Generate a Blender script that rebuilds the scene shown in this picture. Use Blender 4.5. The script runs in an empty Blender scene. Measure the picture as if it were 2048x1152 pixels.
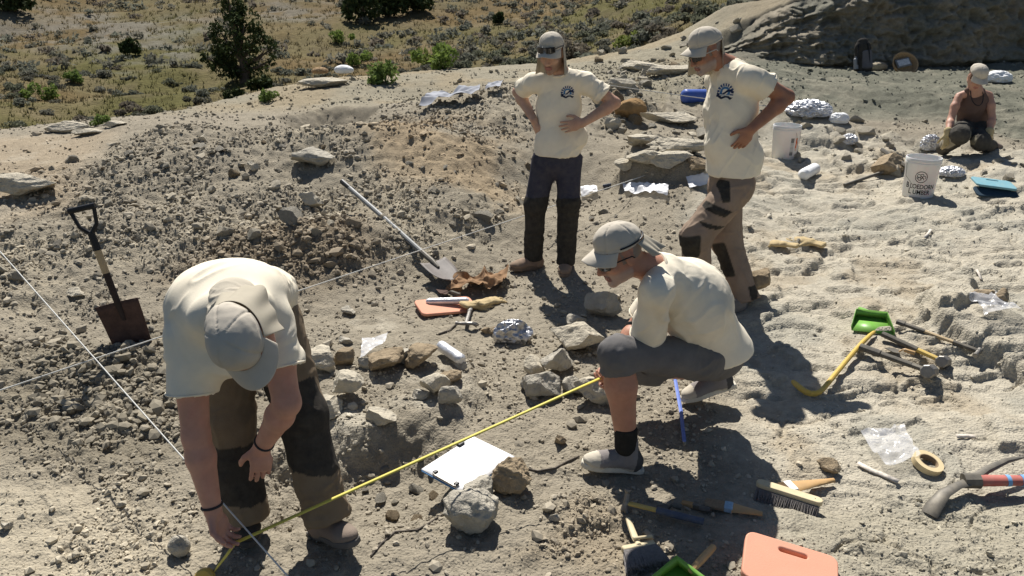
import bpy, math, random
import numpy as np
from mathutils import Vector, Matrix
random.seed(7); RNG = np.random.default_rng(11)
SC = bpy.context.scene; COL = SC.collection
# ---------------------------------------------------------------- camera, light, exposure
CAMH, PITCH, FPX = 2.05, math.radians(21.5), 1593.0
cam = bpy.data.cameras.new('camera'); cam.lens = 28.0; cam.sensor_width = 36.0; cam.clip_start = 0.05; cam.clip_end = 600
camo = bpy.data.objects.new('camera', cam); COL.objects.link(camo)
camo.location = (0, 0, CAMH); camo.rotation_euler = (math.pi/2 - PITCH, 0, 0); SC.camera = camo
SUN = Vector((0.14, -0.81, -1.0)).normalized()            # the way the light travels
world = bpy.data.worlds.new('World'); SC.world = world; world.use_nodes = True
_nt = world.node_tree; _bg = _nt.nodes['Background']; _sky = _nt.nodes.new('ShaderNodeTexSky')
_sky.sky_type = 'NISHITA'; _sky.sun_disc = False
_sky.sun_elevation = math.asin(-SUN.z); _sky.sun_rotation = math.atan2(-SUN.x, -SUN.y)
_sky.altitude = 1300; _sky.air_density = 1.0; _sky.dust_density = 1.0
_nt.links.new(_sky.outputs[0], _bg.inputs[0]); _bg.inputs[1].default_value = 0.052
sun = bpy.data.lights.new('sun', 'SUN'); sun.energy = 5.0; sun.angle = math.radians(0.53); sun.color = (1.0, 0.962, 0.905)
suno = bpy.data.objects.new('sun', sun); COL.objects.link(suno); suno.location = (-3, 12, 20)
suno.rotation_euler = SUN.to_track_quat('-Z', 'Y').to_euler()
SC.view_settings.view_transform = 'Standard'; SC.view_settings.look = 'None'
SC.view_settings.gamma = 1.0; SC.view_settings.use_curve_mapping = False; SC.view_settings.exposure = 0.58
SC.cycles.max_bounces = 6; SC.cycles.transparent_max_bounces = 12

# ---------------------------------------------------------------- helpers: rays
_f = np.array([0, math.cos(PITCH), -math.sin(PITCH)]); _u = np.array([0, math.sin(PITCH), math.cos(PITCH)]); _r = np.array([1., 0, 0])
def ray(px, py): return _f + _r*((px-1024)/FPX) + _u*((576-py)/FPX)
def at(px, py, Y):
    d = ray(px, py); return np.array([0, 0, CAMH]) + d*(Y/d[1])
def atz(px, py, z):
    d = ray(px, py); return np.array([0, 0, CAMH]) + d*((z-CAMH)/d[2])

# ---------------------------------------------------------------- helpers: noise
_T2 = RNG.random(512*512).astype(np.float32); _T3 = RNG.random(64**3).astype(np.float32); _OF = RNG.integers(0, 512, (2048, 3))
def _h2(ix, iy, s): o = _OF[s % 2048]; return _T2[(((iy+o[1]) & 511) << 9) | ((ix+o[0]) & 511)]
def vn2(x, y, s=0):
    x = np.asarray(x, float); y = np.asarray(y, float); x, y = np.broadcast_arrays(x, y)
    ix = np.floor(x); iy = np.floor(y); fx = x-ix; fy = y-iy; ix = ix.astype(np.int32); iy = iy.astype(np.int32)
    fx = fx*fx*fx*(fx*(fx*6-15)+10); fy = fy*fy*fy*(fy*(fy*6-15)+10)
    a = _h2(ix, iy, s); b = _h2(ix+1, iy, s); c = _h2(ix, iy+1, s); d = _h2(ix+1, iy+1, s)
    return (a+(b-a)*fx)*(1-fy)+(c+(d-c)*fx)*fy
def vn3(x, y, z, s=0):
    o = _OF[s % 2048]; ix = np.floor(x); iy = np.floor(y); iz = np.floor(z); fx = x-ix; fy = y-iy; fz = z-iz
    ix = ix.astype(np.int32)+o[0]; iy = iy.astype(np.int32)+o[1]; iz = iz.astype(np.int32)+o[2]
    fx = fx*fx*(3-2*fx); fy = fy*fy*(3-2*fy); fz = fz*fz*(3-2*fz); x0 = ix & 63; x1 = (ix+1) & 63; y0 = (iy & 63) << 6; y1 = ((iy+1) & 63) << 6
    def L(k):
        w = ((iz+k) & 63) << 12; a = _T3[w | y0 | x0]; b = _T3[w | y0 | x1]; c = _T3[w | y1 | x0]; d = _T3[w | y1 | x1]
        return (a+(b-a)*fx)*(1-fy)+(c+(d-c)*fx)*fy
    p = L(0); return p+(L(1)-p)*fz
def fb2(x, y, o=4, s=0, g=.5):
    t = 0; a = 1; n = 0
    for i in range(o):
        t = t+a*(vn2(x*2**i+i*17.3, y*2**i-i*9.1, s+i)-.5); n += a; a *= g
    return 2*t/n
def fb3(V, f=1, o=4, s=0, g=.5):
    t = 0; a = 1; n = 0
    for i in range(o):
        q = V*(f*2**i)+i*13.7
        t = t+a*(vn3(q[:, 0], q[:, 1], q[:, 2], s+i)-.5); n += a; a *= g
    return 2*t/n
def worley(x, y, s=0):
    ix = np.floor(x); iy = np.floor(y); f1 = np.full(np.shape(x), 9.); f2 = f1.copy(); rnd = np.zeros(np.shape(x))
    for dx in (-1, 0, 1):
        for dy in (-1, 0, 1):
            cx = ix+dx; cy = iy+dy; jx = cx.astype(np.int32); jy = cy.astype(np.int32)
            d = np.hypot(cx+_h2(jx, jy, s)-x, cy+_h2(jx, jy, s+1)-y); r = _h2(jx, jy, s+2)
            n = d < f1; f2 = np.where(n, f1, np.minimum(f2, d)); rnd = np.where(n, r, rnd); f1 = np.where(n, d, f1)
    return f1, f2, rnd
def sstep(a, b, x):
    t = np.clip((x-a)/(b-a), 0, 1); return t*t*(3-2*t)

# ---------------------------------------------------------------- helpers: materials
def _lin(c): return tuple(((v/12.92) if v <= .04045 else ((v+.055)/1.055)**2.4) for v in c)
MATS = {}
def M(name, col=(.5, .5, .5), rough=.8, var=.15, vs=12., bump=0., bs=80., bd=.01, metal=0., attr=False, spec=.3, trans=0., alpha=1., sub=0., det=5., ior=1.45, thin=0., dust=0.):
    if name in MATS: return MATS[name]
    m = bpy.data.materials.new(name); m.use_nodes = True; nt = m.node_tree; b = nt.nodes['Principled BSDF']
    N = nt.nodes.new; Lk = nt.links.new
    tc = N('ShaderNodeTexCoord'); out = None
    if attr:
        a = N('ShaderNodeAttribute'); a.attribute_name = 'Col'; out = a.outputs['Color']
    if var > 0:
        no = N('ShaderNodeTexNoise'); no.inputs['Scale'].default_value = vs; no.inputs['Detail'].default_value = det; no.inputs['Roughness'].default_value = .65
        Lk(tc.outputs['Object'], no.inputs['Vector'])
        mr = N('ShaderNodeMapRange'); mr.inputs[1].default_value = .25; mr.inputs[2].default_value = .75
        mr.inputs[3].default_value = 1-var; mr.inputs[4].default_value = 1+var; Lk(no.outputs[0], mr.inputs[0])
        mx = N('ShaderNodeVectorMath'); mx.operation = 'MULTIPLY'
        if out is not None: Lk(out, mx.inputs[0])
        else: mx.inputs[0].default_value = col
        Lk(mr.outputs[0], mx.inputs[1]); out = mx.outputs[0]
    if dust > 0:          # dried sediment clinging in patches
        nd = N('ShaderNodeTexNoise'); nd.inputs['Scale'].default_value = 22; nd.inputs['Detail'].default_value = 7; nd.inputs['Roughness'].default_value = .7; Lk(tc.outputs['Object'], nd.inputs['Vector'])
        md = N('ShaderNodeMapRange'); md.inputs[1].default_value = .35; md.inputs[2].default_value = .72; md.inputs[3].default_value = dust*.35; md.inputs[4].default_value = dust; Lk(nd.outputs[0], md.inputs[0])
        mxd = N('ShaderNodeMix'); mxd.data_type = 'RGBA'; Lk(md.outputs[0], mxd.inputs[0])
        if out is not None: Lk(out, mxd.inputs[6])
        else: mxd.inputs[6].default_value = (*col, 1)
        mxd.inputs[7].default_value = (.40, .35, .26, 1); out = mxd.outputs[2]
    if out is not None: Lk(out, b.inputs['Base Color'])
    else: b.inputs['Base Color'].default_value = (*col, 1)
    b.inputs['Roughness'].default_value = rough; b.inputs['Metallic'].default_value = metal
    b.inputs['Specular IOR Level'].default_value = spec; b.inputs['IOR'].default_value = ior
    b.inputs['Transmission Weight'].default_value = trans; b.inputs['Alpha'].default_value = alpha
    if sub > 0:
        b.inputs['Subsurface Weight'].default_value = sub; b.inputs['Subsurface Radius'].default_value = (.9, .35, .2); b.inputs['Subsurface Scale'].default_value = .01
    if bump > 0:
        n2 = N('ShaderNodeTexNoise'); n2.inputs['Scale'].default_value = bs; n2.inputs['Detail'].default_value = 6; n2.inputs['Roughness'].default_value = .6
        Lk(tc.outputs['Object'], n2.inputs['Vector'])
        bp = N('ShaderNodeBump'); bp.inputs['Strength'].default_value = bump; bp.inputs['Distance'].default_value = bd
        Lk(n2.outputs[0], bp.inputs['Height']); Lk(bp.outputs[0], b.inputs['Normal'])
    if thin > 0:          # light passing through a thin leaf or cloth
        tr = N('ShaderNodeBsdfTranslucent'); mi = N('ShaderNodeMixShader'); mi.inputs[0].default_value = thin
        if out is not None: Lk(out, tr.inputs[0])
        else: tr.inputs[0].default_value = (*col, 1)
        Lk(b.outputs[0], mi.inputs[1]); Lk(tr.outputs[0], mi.inputs[2]); Lk(mi.outputs[0], nt.nodes['Material Output'].inputs[0])
    MATS[name] = m; return m

# ---------------------------------------------------------------- helpers: meshes and objects
def tag(o, label=None, cat=None, group=None, kind=None):
    if label: o['label'] = label
    if cat: o['category'] = cat
    if group: o['group'] = group
    if kind: o['kind'] = kind
    return o
def mesh_np(name, V, F, cols=None, smooth=True, sharp=None):
    me = bpy.data.meshes.new(name); V = np.asarray(V, np.float32)
    if isinstance(F, np.ndarray):
        k = F.shape[1]; me.vertices.add(len(V)); me.vertices.foreach_set('co', V.ravel())
        me.loops.add(F.size); me.loops.foreach_set('vertex_index', F.astype(np.int32).ravel())
        me.polygons.add(len(F)); me.polygons.foreach_set('loop_start', np.arange(0, F.size, k, dtype=np.int32))
        me.polygons.foreach_set('loop_total', np.full(len(F), k, np.int32)); me.update(calc_edges=True); me.validate()
    else:
        me.from_pydata([tuple(map(float, v)) for v in V], [], F); me.update()
    if cols is not None:
        a = me.color_attributes.new('Col', 'FLOAT_COLOR', 'POINT'); c = np.ones((len(V), 4), np.float32); c[:, :3] = cols
        a.data.foreach_set('color', c.ravel())
    me.polygons.foreach_set('use_smooth', np.full(len(me.polygons), smooth))
    if smooth and sharp: me.set_sharp_from_angle(angle=math.radians(sharp))
    return me
def link(name, me, mat=None, parent=None):
    o = bpy.data.objects.new(name, me); COL.objects.link(o)
    if mat is not None and me is not None and not me.materials: me.materials.append(mat)
    if parent is not None: o.parent = parent
    return o
def thing(name, label, cat, group=None, mat=None):
    o = bpy.data.objects.new(name, None); COL.objects.link(o); o.empty_display_size = .1
    if mat is not None: o.matrix_basis = mat
    return tag(o, label, cat, group)
def frame(o, x, n=(0, 0, 1)):
    x = Vector(x).normalized(); n = Vector(n); y = n.cross(x).normalized(); z = x.cross(y)
    m = Matrix((x, y, z)).transposed().to_4x4(); m.translation = Vector(o); return m
class MB:
    def __init__(s): s.v = []; s.f = []; s.c = []; s.cc = None
    def add(s, V, F):
        b = len(s.v); s.v += [tuple(map(float, p)) for p in V]; s.f += [tuple(i+b for i in f) for f in F]
        if s.cc is not None: s.c += [s.cc]*len(V)
        return s
    def box(s, c, d, R=None):
        x, y, z = d[0]/2, d[1]/2, d[2]/2
        V = [(-x, -y, -z), (x, -y, -z), (x, y, -z), (-x, y, -z), (-x, -y, z), (x, -y, z), (x, y, z), (-x, y, z)]
        if R is not None: V = [tuple(R @ Vector(p)) for p in V]
        V = [(p[0]+c[0], p[1]+c[1], p[2]+c[2]) for p in V]
        return s.add(V, [(0, 3, 2, 1), (4, 5, 6, 7), (0, 1, 5, 4), (1, 2, 6, 5), (2, 3, 7, 6), (3, 0, 4, 7)])
    def tube(s, pts, r, n=8, flat=1.0, ref=(0, 0, 1)):
        pts = [Vector(p) for p in pts]; k = len(pts); r = [r]*k if not hasattr(r, '__len__') else list(r); V = []
        for i, p in enumerate(pts):
            t = (pts[min(i+1, k-1)]-pts[max(i-1, 0)]).normalized(); q = Vector(ref)
            if abs(t.dot(q)) > .95: q = Vector((1, 0, 0)) if abs(t.x) < .9 else Vector((0, 1, 0))
            a = t.cross(q).normalized(); b = a.cross(t)
            for j in range(n):
                w = 2*math.pi*j/n; V.append(p+a*math.cos(w)*r[i]+b*math.sin(w)*r[i]*flat)
        F = [(i*n+j, i*n+(j+1) % n, (i+1)*n+(j+1) % n, (i+1)*n+j) for i in range(k-1) for j in range(n)]
        F += [tuple(range(n-1, -1, -1)), tuple(range((k-1)*n, k*n))]
        return s.add(V, F)
    def lathe(s, prof, n=24, M4=None):
        V = []; F = []
        for r, z in prof:
            for j in range(n):
                w = 2*math.pi*j/n; p = Vector((r*math.cos(w), r*math.sin(w), z)); V.append(M4 @ p if M4 else p)
        k = len(prof)
        for i in range(k-1):
            for j in range(n): F.append((i*n+j, i*n+(j+1) % n, (i+1)*n+(j+1) % n, (i+1)*n+j))
        return s.add(V, F)
    def prism(s, poly, z0, z1, M4=None):
        n = len(poly); V = [Vector((p[0], p[1], z0)) for p in poly]+[Vector((p[0], p[1], z1)) for p in poly]
        if M4: V = [M4 @ v for v in V]
        F = [tuple(range(n-1, -1, -1)), tuple(range(n, 2*n))]+[(i, (i+1) % n, n+(i+1) % n, n+i) for i in range(n)]
        return s.add(V, F)
    def grid(s, fn, nu, nv):
        V = [fn(i/(nu-1), j/(nv-1)) for i in range(nu) for j in range(nv)]
        return s.add(V, [(i*nv+j, (i+1)*nv+j, (i+1)*nv+j+1, i*nv+j+1) for i in range(nu-1) for j in range(nv-1)])
    def build(s, name, mat, parent=None, smooth=True, sharp=35, bevel=0, solid=0, sub=0):
        me = mesh_np(name, s.v, s.f, cols=s.c if s.c else None, smooth=smooth, sharp=sharp)
        o = link(name, me, mat, parent)
        if solid: q = o.modifiers.new('s', 'SOLIDIFY'); q.thickness = solid; q.offset = 0
        if bevel: q = o.modifiers.new('b', 'BEVEL'); q.width = bevel; q.segments = 2; q.limit_method = 'ANGLE'
        if sub: q = o.modifiers.new('u', 'SUBSURF'); q.levels = sub; q.render_levels = sub
        return o
def ico(n):
    import bmesh
    bm = bmesh.new(); bmesh.ops.create_icosphere(bm, subdivisions=n, radius=1); bm.verts.ensure_lookup_table()
    V = np.array([v.co[:] for v in bm.verts]); F = np.array([[v.index for v in f.verts] for f in bm.faces]); bm.free(); return V, F
ICO = {k: ico(k) for k in (1, 2, 3, 4, 5)}
# ================================================================ THE SETTING: quarry floor, spoil heap, back wall, hillside
class RBF:
    def __init__(s, pts, c=.35, lam=.0):
        p = np.array(pts, float); s.p = p[:, :2]; s.c = c; n = len(p)
        A = np.zeros((n+3, n+3)); d = np.hypot(*(s.p[:, None]-s.p[None]).transpose(2, 0, 1))
        A[:n, :n] = -np.sqrt(d*d+c*c)+lam*np.eye(n); A[:n, n] = 1; A[:n, n+1:] = s.p; A[n, :n] = 1; A[n+1:, :n] = s.p.T
        s.w = np.linalg.solve(A, np.r_[p[:, 2], 0, 0, 0])
    def __call__(s, x, y):
        x = np.asarray(x, float); t = s.w[len(s.p)]+s.w[-2]*x+s.w[-1]*y
        for (a, b), w in zip(s.p, s.w): t = t-w*np.sqrt((x-a)**2+(y-b)**2+s.c**2)
        return t
QZ = [(0,1152,0),(500,1152,0),(1024,1152,0),(1500,1152,0),(2048,1152,0),(0,1000,0),(350,1000,-.01),(0,800,.03),(250,780,.04),(262,690,0),
      (670,1105,0),(490,1085,0),(770,690,.04),(900,820,.02),(1068,540,0),(1132,552,0),(1490,635,0),(1220,942,0),(1410,806,0),(1740,655,.02),
      (1900,740,.0),(1660,790,0),(1850,930,0),(2048,980,.02),(1600,480,.05),(2000,500,.09),(1150,420,.03),(700,610,0),(560,615,0),(905,560,0),
      (0,600,.05),(1000,640,0),(1190,640,0),(1250,780,0),(430,620,.02)]
QD = [(1850,397,7.05),(1578,320,8.6),(1950,310,8.3),(1200,310,7.9),(1300,370,7.0),(1250,235,9.3),(1400,240,9.5),(800,450,5.9),(800,330,7.35),
      (700,260,8.6),(850,225,9.1),(1000,185,9.7),(980,300,7.9),(1035,420,6.45),(500,300,7.9),(300,250,8.9),(100,310,8.1),(0,410,6.6),(150,440,6.2),
      (0,265,9.6),(400,450,5.95),(600,222,10.2),(700,168,12),(450,222,10.5),(950,140,13.5),(830,195,11.6),(1100,150,12.5),(1060,128,14.8),
      (1250,110,14.5),(1350,75,15.5),(1450,42,16),(1300,180,10.7),(1600,240,9.3),(1550,142,12.3),(1800,152,12.5),(2048,160,12.1),(2040,240,9.4),
      (1750,205,10.5),(1700,140,13.2),(2000,360,7.4),(1700,420,6.8),(250,380,6.7),(620,400,6.4)]
QW = [(-2,1,0),(2,1,0),(0,.6,0),(-7,7,.3),(-9,10,.2),(8,8,.5),(9,12,.7),(6,16,.75),(10,18,.8),(3,19,.25),(0,18,.2),(-5,16,.2),(-10,14,0)]
Qf = RBF([tuple(atz(*p)[:2])+(p[2],) for p in QZ]+[(lambda q: (q[0], q[1], q[2]))(at(*p)) for p in QD]+QW)
FD = [(100,240,24),(490,165,36),(300,200,30),(800,150,31),(1000,105,38),(640,100,46),(100,100,44),(100,20,62),(500,20,58),(800,22,62),(1200,40,44),
      (1350,62,30),(1000,5,70),(1500,-30,40),(1900,-90,36),(1024,-70,95),(0,-110,100),(500,-100,100),(2048,-160,80),(1600,-120,110),(300,60,50),(-300,200,26),(-300,60,50)]
FW = [(9,19,1.9),(4,19,.2),(0,19,-.9),(-6,15,-1.6),(-14,16,-1.9),(0,160,14),(-90,160,20),(90,160,18),(-40,60,1.),(60,60,7)]
Ff = RBF([(lambda q: (q[0], q[1], q[2]))(at(*p)) for p in FD]+FW, c=3.)
def hitf(fn, px, py, lo=1., hi=40., n=900):
    d = ray(px, py); t = np.geomspace(lo, hi, n)/d[1]; P = np.array([0, 0, CAMH])[None]+d[None]*t[:, None]
    g = P[:, 2]-fn(P[:, 0], P[:, 1]); i = np.nonzero(g < 0)[0]
    if len(i) == 0 or i[0] == 0: return P[-1]
    i = i[0]; k = g[i-1]/(g[i-1]-g[i]); return P[i-1]+(P[i]-P[i-1])*k
class Poly:
    def __init__(s, px, fn=Qf, world=False):
        s.p = np.array([p if world else hitf(fn, *p)[:2] for p in px]); s.lo = s.p.min(0)-.8; s.hi = s.p.max(0)+.8
    def sd(s, x, y):          # signed distance, negative inside; far away just +1
        x = np.asarray(x, float); y = np.asarray(y, float); out = np.full(x.shape, 1.)
        m = (x > s.lo[0]) & (x < s.hi[0]) & (y > s.lo[1]) & (y < s.hi[1])
        if not m.any(): return out
        X = x[m]; Y = y[m]; d = np.full(X.shape, 9.); ins = np.zeros(X.shape, bool); n = len(s.p)
        for i in range(n):
            ax, ay = s.p[i]; bx, by = s.p[(i+1) % n]; ex, ey = bx-ax, by-ay
            t = np.clip(((X-ax)*ex+(Y-ay)*ey)/(ex*ex+ey*ey), 0, 1); d = np.minimum(d, np.hypot(X-ax-t*ex, Y-ay-t*ey))
            c = ((ay > Y) != (by > Y)) & (X < ex*(Y-ay)/((by-ay) if abs(by-ay) > 1e-9 else 1e-9)+ax); ins ^= c
        out[m] = np.where(ins, -d, d); return out
    def __call__(s, x, y, soft=.1): return 1-sstep(-soft, soft, s.sd(x, y))
Z_heap = Poly([(-150,330),(200,330),(300,262),(560,250),(830,212),(1000,178),(1060,190),(1060,420),(960,480),(870,530),(640,560),(560,600),(330,560),(150,640),(-150,640)])
Z_clod = Poly([(-60,690),(250,690),(330,640),(560,640),(540,800),(400,930),(250,960),(-60,900)])
Z_brown = Poly([(560,470),(700,420),(760,520),(640,600),(560,600),(330,560),(420,500)])
Z_ochre = Poly([(720,250),(900,240),(1040,290),(1040,420),(900,410),(720,330)])
Z_path = Poly([(-150,270),(120,270),(230,262),(170,340),(140,420),(-150,470)])
Z_plat = Poly([(1540,230),(2200,300),(2300,1200),(1560,1250),(1480,900),(1480,660),(1420,560),(1380,420),(1480,330)])
Z_grey = Poly([(1450,60),(1540,230),(1900,240),(2250,330),(2250,130),(1900,130),(1600,120)])
Z_pile = Poly([(1185,190),(1290,150),(1300,215),(1260,270),(1195,272)])
Z_front = Poly([(-100,960),(200,975),(360,1040),(360,1200),(-150,1250)])
Z_soil = Poly([(1180,1000),(1320,1040),(1330,1130),(1180,1180),(1050,1120)])
Z_grit = Poly([(1560,1010),(1800,1000),(2300,1000),(2300,1300),(1500,1300)])
P_ped = Poly([(612,690),(700,655),(800,640),(930,690),(950,800),(910,855),(800,880),(690,905),(620,850)])
P_pit = Poly([(540,930),(650,915),(700,908),(840,885),(905,925),(880,1000),(740,1040),(620,1040),(540,1030)])
P_ledge = Poly([(1845,628),(1870,600),(1960,596),(2300,600),(2400,860),(2048,742),(1950,712),(1870,672)])
P_ped2 = Poly([(1238,372),(1270,300),(1310,268),(1430,262),(1500,330),(1440,385)])
P_und = Poly([(575,232),(640,222),(745,212),(738,258),(600,268)])
SLABS = [(Poly(q), h) for q, h in [([(1528,520),(1632,514),(1640,535),(1600,552),(1548,549)], .045), ([(1655,548),(1700,540),(1712,560),(1670,566)], .03),
         ([(1590,500),(1640,496),(1690,500),(1650,512)], .035), ([(1500,470),(1600,478),(1600,500),(1520,505)], .03),
         ([(1835,600),(1830,650),(1900,668),(1945,640),(1940,598)], .06), ([(1760,500),(1840,490),(1870,505),(1800,520)], .025),
         ([(1560,400),(1700,392),(1760,415),(1640,430)], .03), ([(1880,440),(2040,425),(2080,455),(1920,470)], .035),
         ([(1960,850),(2100,820),(2100,905),(1990,905)], .04), ([(1640,830),(1800,815),(1850,850),(1700,870)], .025),
         ([(1100,1000),(1220,985),(1240,1050),(1120,1070)], .02), ([(1330,180),(1420,170),(1430,245),(1330,258)], .08),
         ([(1560,260),(1660,255),(1700,290),(1600,300)], .05), ([(1700,285),(1790,270),(1840,300),(1740,312)], .05), ([(1640,320),(1760,310),(1800,335),(1690,350)], .05)]]
_aw = [.0, .205, .29, .36, .39, .487, .643, .8, 1.3]; _hw = [0, 0, .45, .95, 1.2, 1.6, 2.0, 2.2, 2.4]
_ae = [-1.4, -.7, -.45, -.27, -.12, 0, .1, .3, .7, 1.4]; _ye = [9.6, 9.7, 10.2, 12.4, 13.6, 14.8, 15.4, 18.5, 20, 20]
HUMP = [(hitf(Qf, px, py)[:2], am, rx, ry, w) for px, py, am, rx, ry, w in ((420,330,.17,1.1,.55,.15),(600,500,.15,.62,.32,.1),(890,330,.20,.85,.55,-.25),(700,300,.12,.7,.35,.1),(250,735,.11,.75,.20,.12),(470,690,.07,.4,.2,0),(640,420,-.10,.45,.4,.2),
        (980,240,.12,.6,.35,-.2),(200,480,.10,.8,.35,.1),(980,470,-.05,.5,.3,0),(1240,215,.16,.5,.35,0),(1640,190,.14,1.4,.5,.1),(1900,215,.12,1.2,.4,-.1),(1470,160,.16,.9,.5,0))]
def smooth_h(x, y):
    a = x/np.maximum(y, .3); q = Qf(x, y)
    for c, am, rx, ry, w in HUMP:
        u = (x-c[0])*math.cos(w)+(y-c[1])*math.sin(w); v = -(x-c[0])*math.sin(w)+(y-c[1])*math.cos(w); q = q+am*np.exp(-(u/rx)**2-(v/ry)**2)
    yw = 13.95+.35*fb2(x*.6, x*0+3, 3, 5)+.12*fb2(x*3, q*0+1, 3, 8)
    q = q+np.interp(a, _aw, _hw)*sstep(0, .42, y-yw)
    e = sstep(0, 3.2, y-np.interp(a, _ae, _ye)); return q*(1-e)+Ff(x, y)*e
def masks(x, y):
    ex = x+.10*fb2(x*3, y*3, 4, 31); ey = y+.10*fb2(x*3, y*3, 4, 57)
    w = {}
    w['heap'] = np.maximum(Z_heap(ex, ey, .25), Z_pile(ex, ey, .1)); w['clod'] = Z_clod(ex, ey, .2); w['brown'] = Z_brown(ex, ey, .25); w['ochre'] = Z_ochre(ex, ey, .35)
    w['path'] = Z_path(ex, ey, .25); w['plat'] = Z_plat(ex, ey, .2); w['grey'] = Z_grey(ex, ey, .25); w['front'] = Z_front(ex, ey, .2); w['soil'] = Z_soil(ex, ey, .12)
    w['back'] = sstep(9.3, 10.3, y)*sstep(.03, .10, x/np.maximum(y, .3))*(1-sstep(17, 19, y))*(1-.75*w['grey']); w['grit'] = Z_grit(ex, ey, .15)
    return w
def H(x, y):
    x = np.asarray(x, float); y = np.asarray(y, float); z = smooth_h(x, y); w = masks(x, y)
    far = sstep(14, 20, y); nr = 1-far
    jx = x+.05*fb2(x*5, y*5, 4, 71)+.02*fb2(x*22, y*22, 3, 72); jy = y+.05*fb2(x*5, y*5, 4, 73)+.02*fb2(x*22, y*22, 3, 74)
    # cut and raised blocks with broken edges
    z = z+.075*P_ped(jx, jy, .09)-.12*P_pit(jx, jy, .12)+.085*P_ledge(jx, jy, .03)+.18*P_ped2(jx, jy, .08)-.22*P_und(jx, jy, .2)
    for s, h in SLABS: z = z+h*(1-sstep(-.012, .022, s.sd(jx, jy)))
    # bedding planes that break off in low steps
    t = fb2(x*.75+y*.22, y*1.5-x*.2, 5, 91)*4.2; fr = t-np.floor(t); ter = (np.floor(t)+sstep(.0, .10, fr))*.030
    z = z+ter*(w['plat']*sstep(2.8, 4, y)*.9+w['grey']*.5)*nr
    t = fb2(x*2.1, y*3.6, 4, 97)*3.4; fr = t-np.floor(t); z = z+(np.floor(t)+sstep(0, .16, fr))*.012*w['plat']*nr
    f1, f2, _ = worley(x*1.5+.5*fb2(x*2, y*2, 3, 131), y*3.4+.6*fb2(x*2, y*2, 3, 133), 135); z = z-nr*.022*sstep(.07, .0, f2-f1)*w['plat']*sstep(-.15, .2, fb2(x*1.3, y*1.3, 3, 137))
    rub = np.clip(w['heap']+w['clod']*.9+w['brown']*.4+w['back']*.6+w['grit']*.25, 0, 1.1)
    z = z+nr*fb2(x*1.4, y*1.4, 5, 3)*(.035+.05*w['heap'])
    r = 1-np.abs(fb2(x*5.5, y*5.5, 5, 15)); z = z+nr*(r*r-.6)*(.004+.026*rub+.016*(1-w['plat'])*(1-w['path']))
    cl = .4+.9*sstep(-.2, .3, fb2(x*2.6, y*2.6, 3, 61)); rub = rub*cl
    for sc, am, sd in ((8., .012, 40), (17., .013, 44), (34., .009, 48)):
        f1, f2, rd = worley(x*sc+.4*fb2(x*sc, y*sc, 2, sd+9), y*sc+.4*fb2(x*sc, y*sc, 2, sd+7), sd)
        z = z+nr*am*np.clip(.55-f1, 0, 1)*2*(.3+rd)*(.05+1.0*rub+.35*w['soil']+.2*(1-w['plat'])*(1-w['path'])+.3*w['front'])
    z = z+nr*fb2(x*30, y*30, 3, 23)*(.003+.003*(1-w['plat']))
    z = z+far*fb2(x*.12, y*.12, 5, 29)*.9+far*fb2(x*.9, y*.9, 3, 33)*.12
    return z

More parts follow.
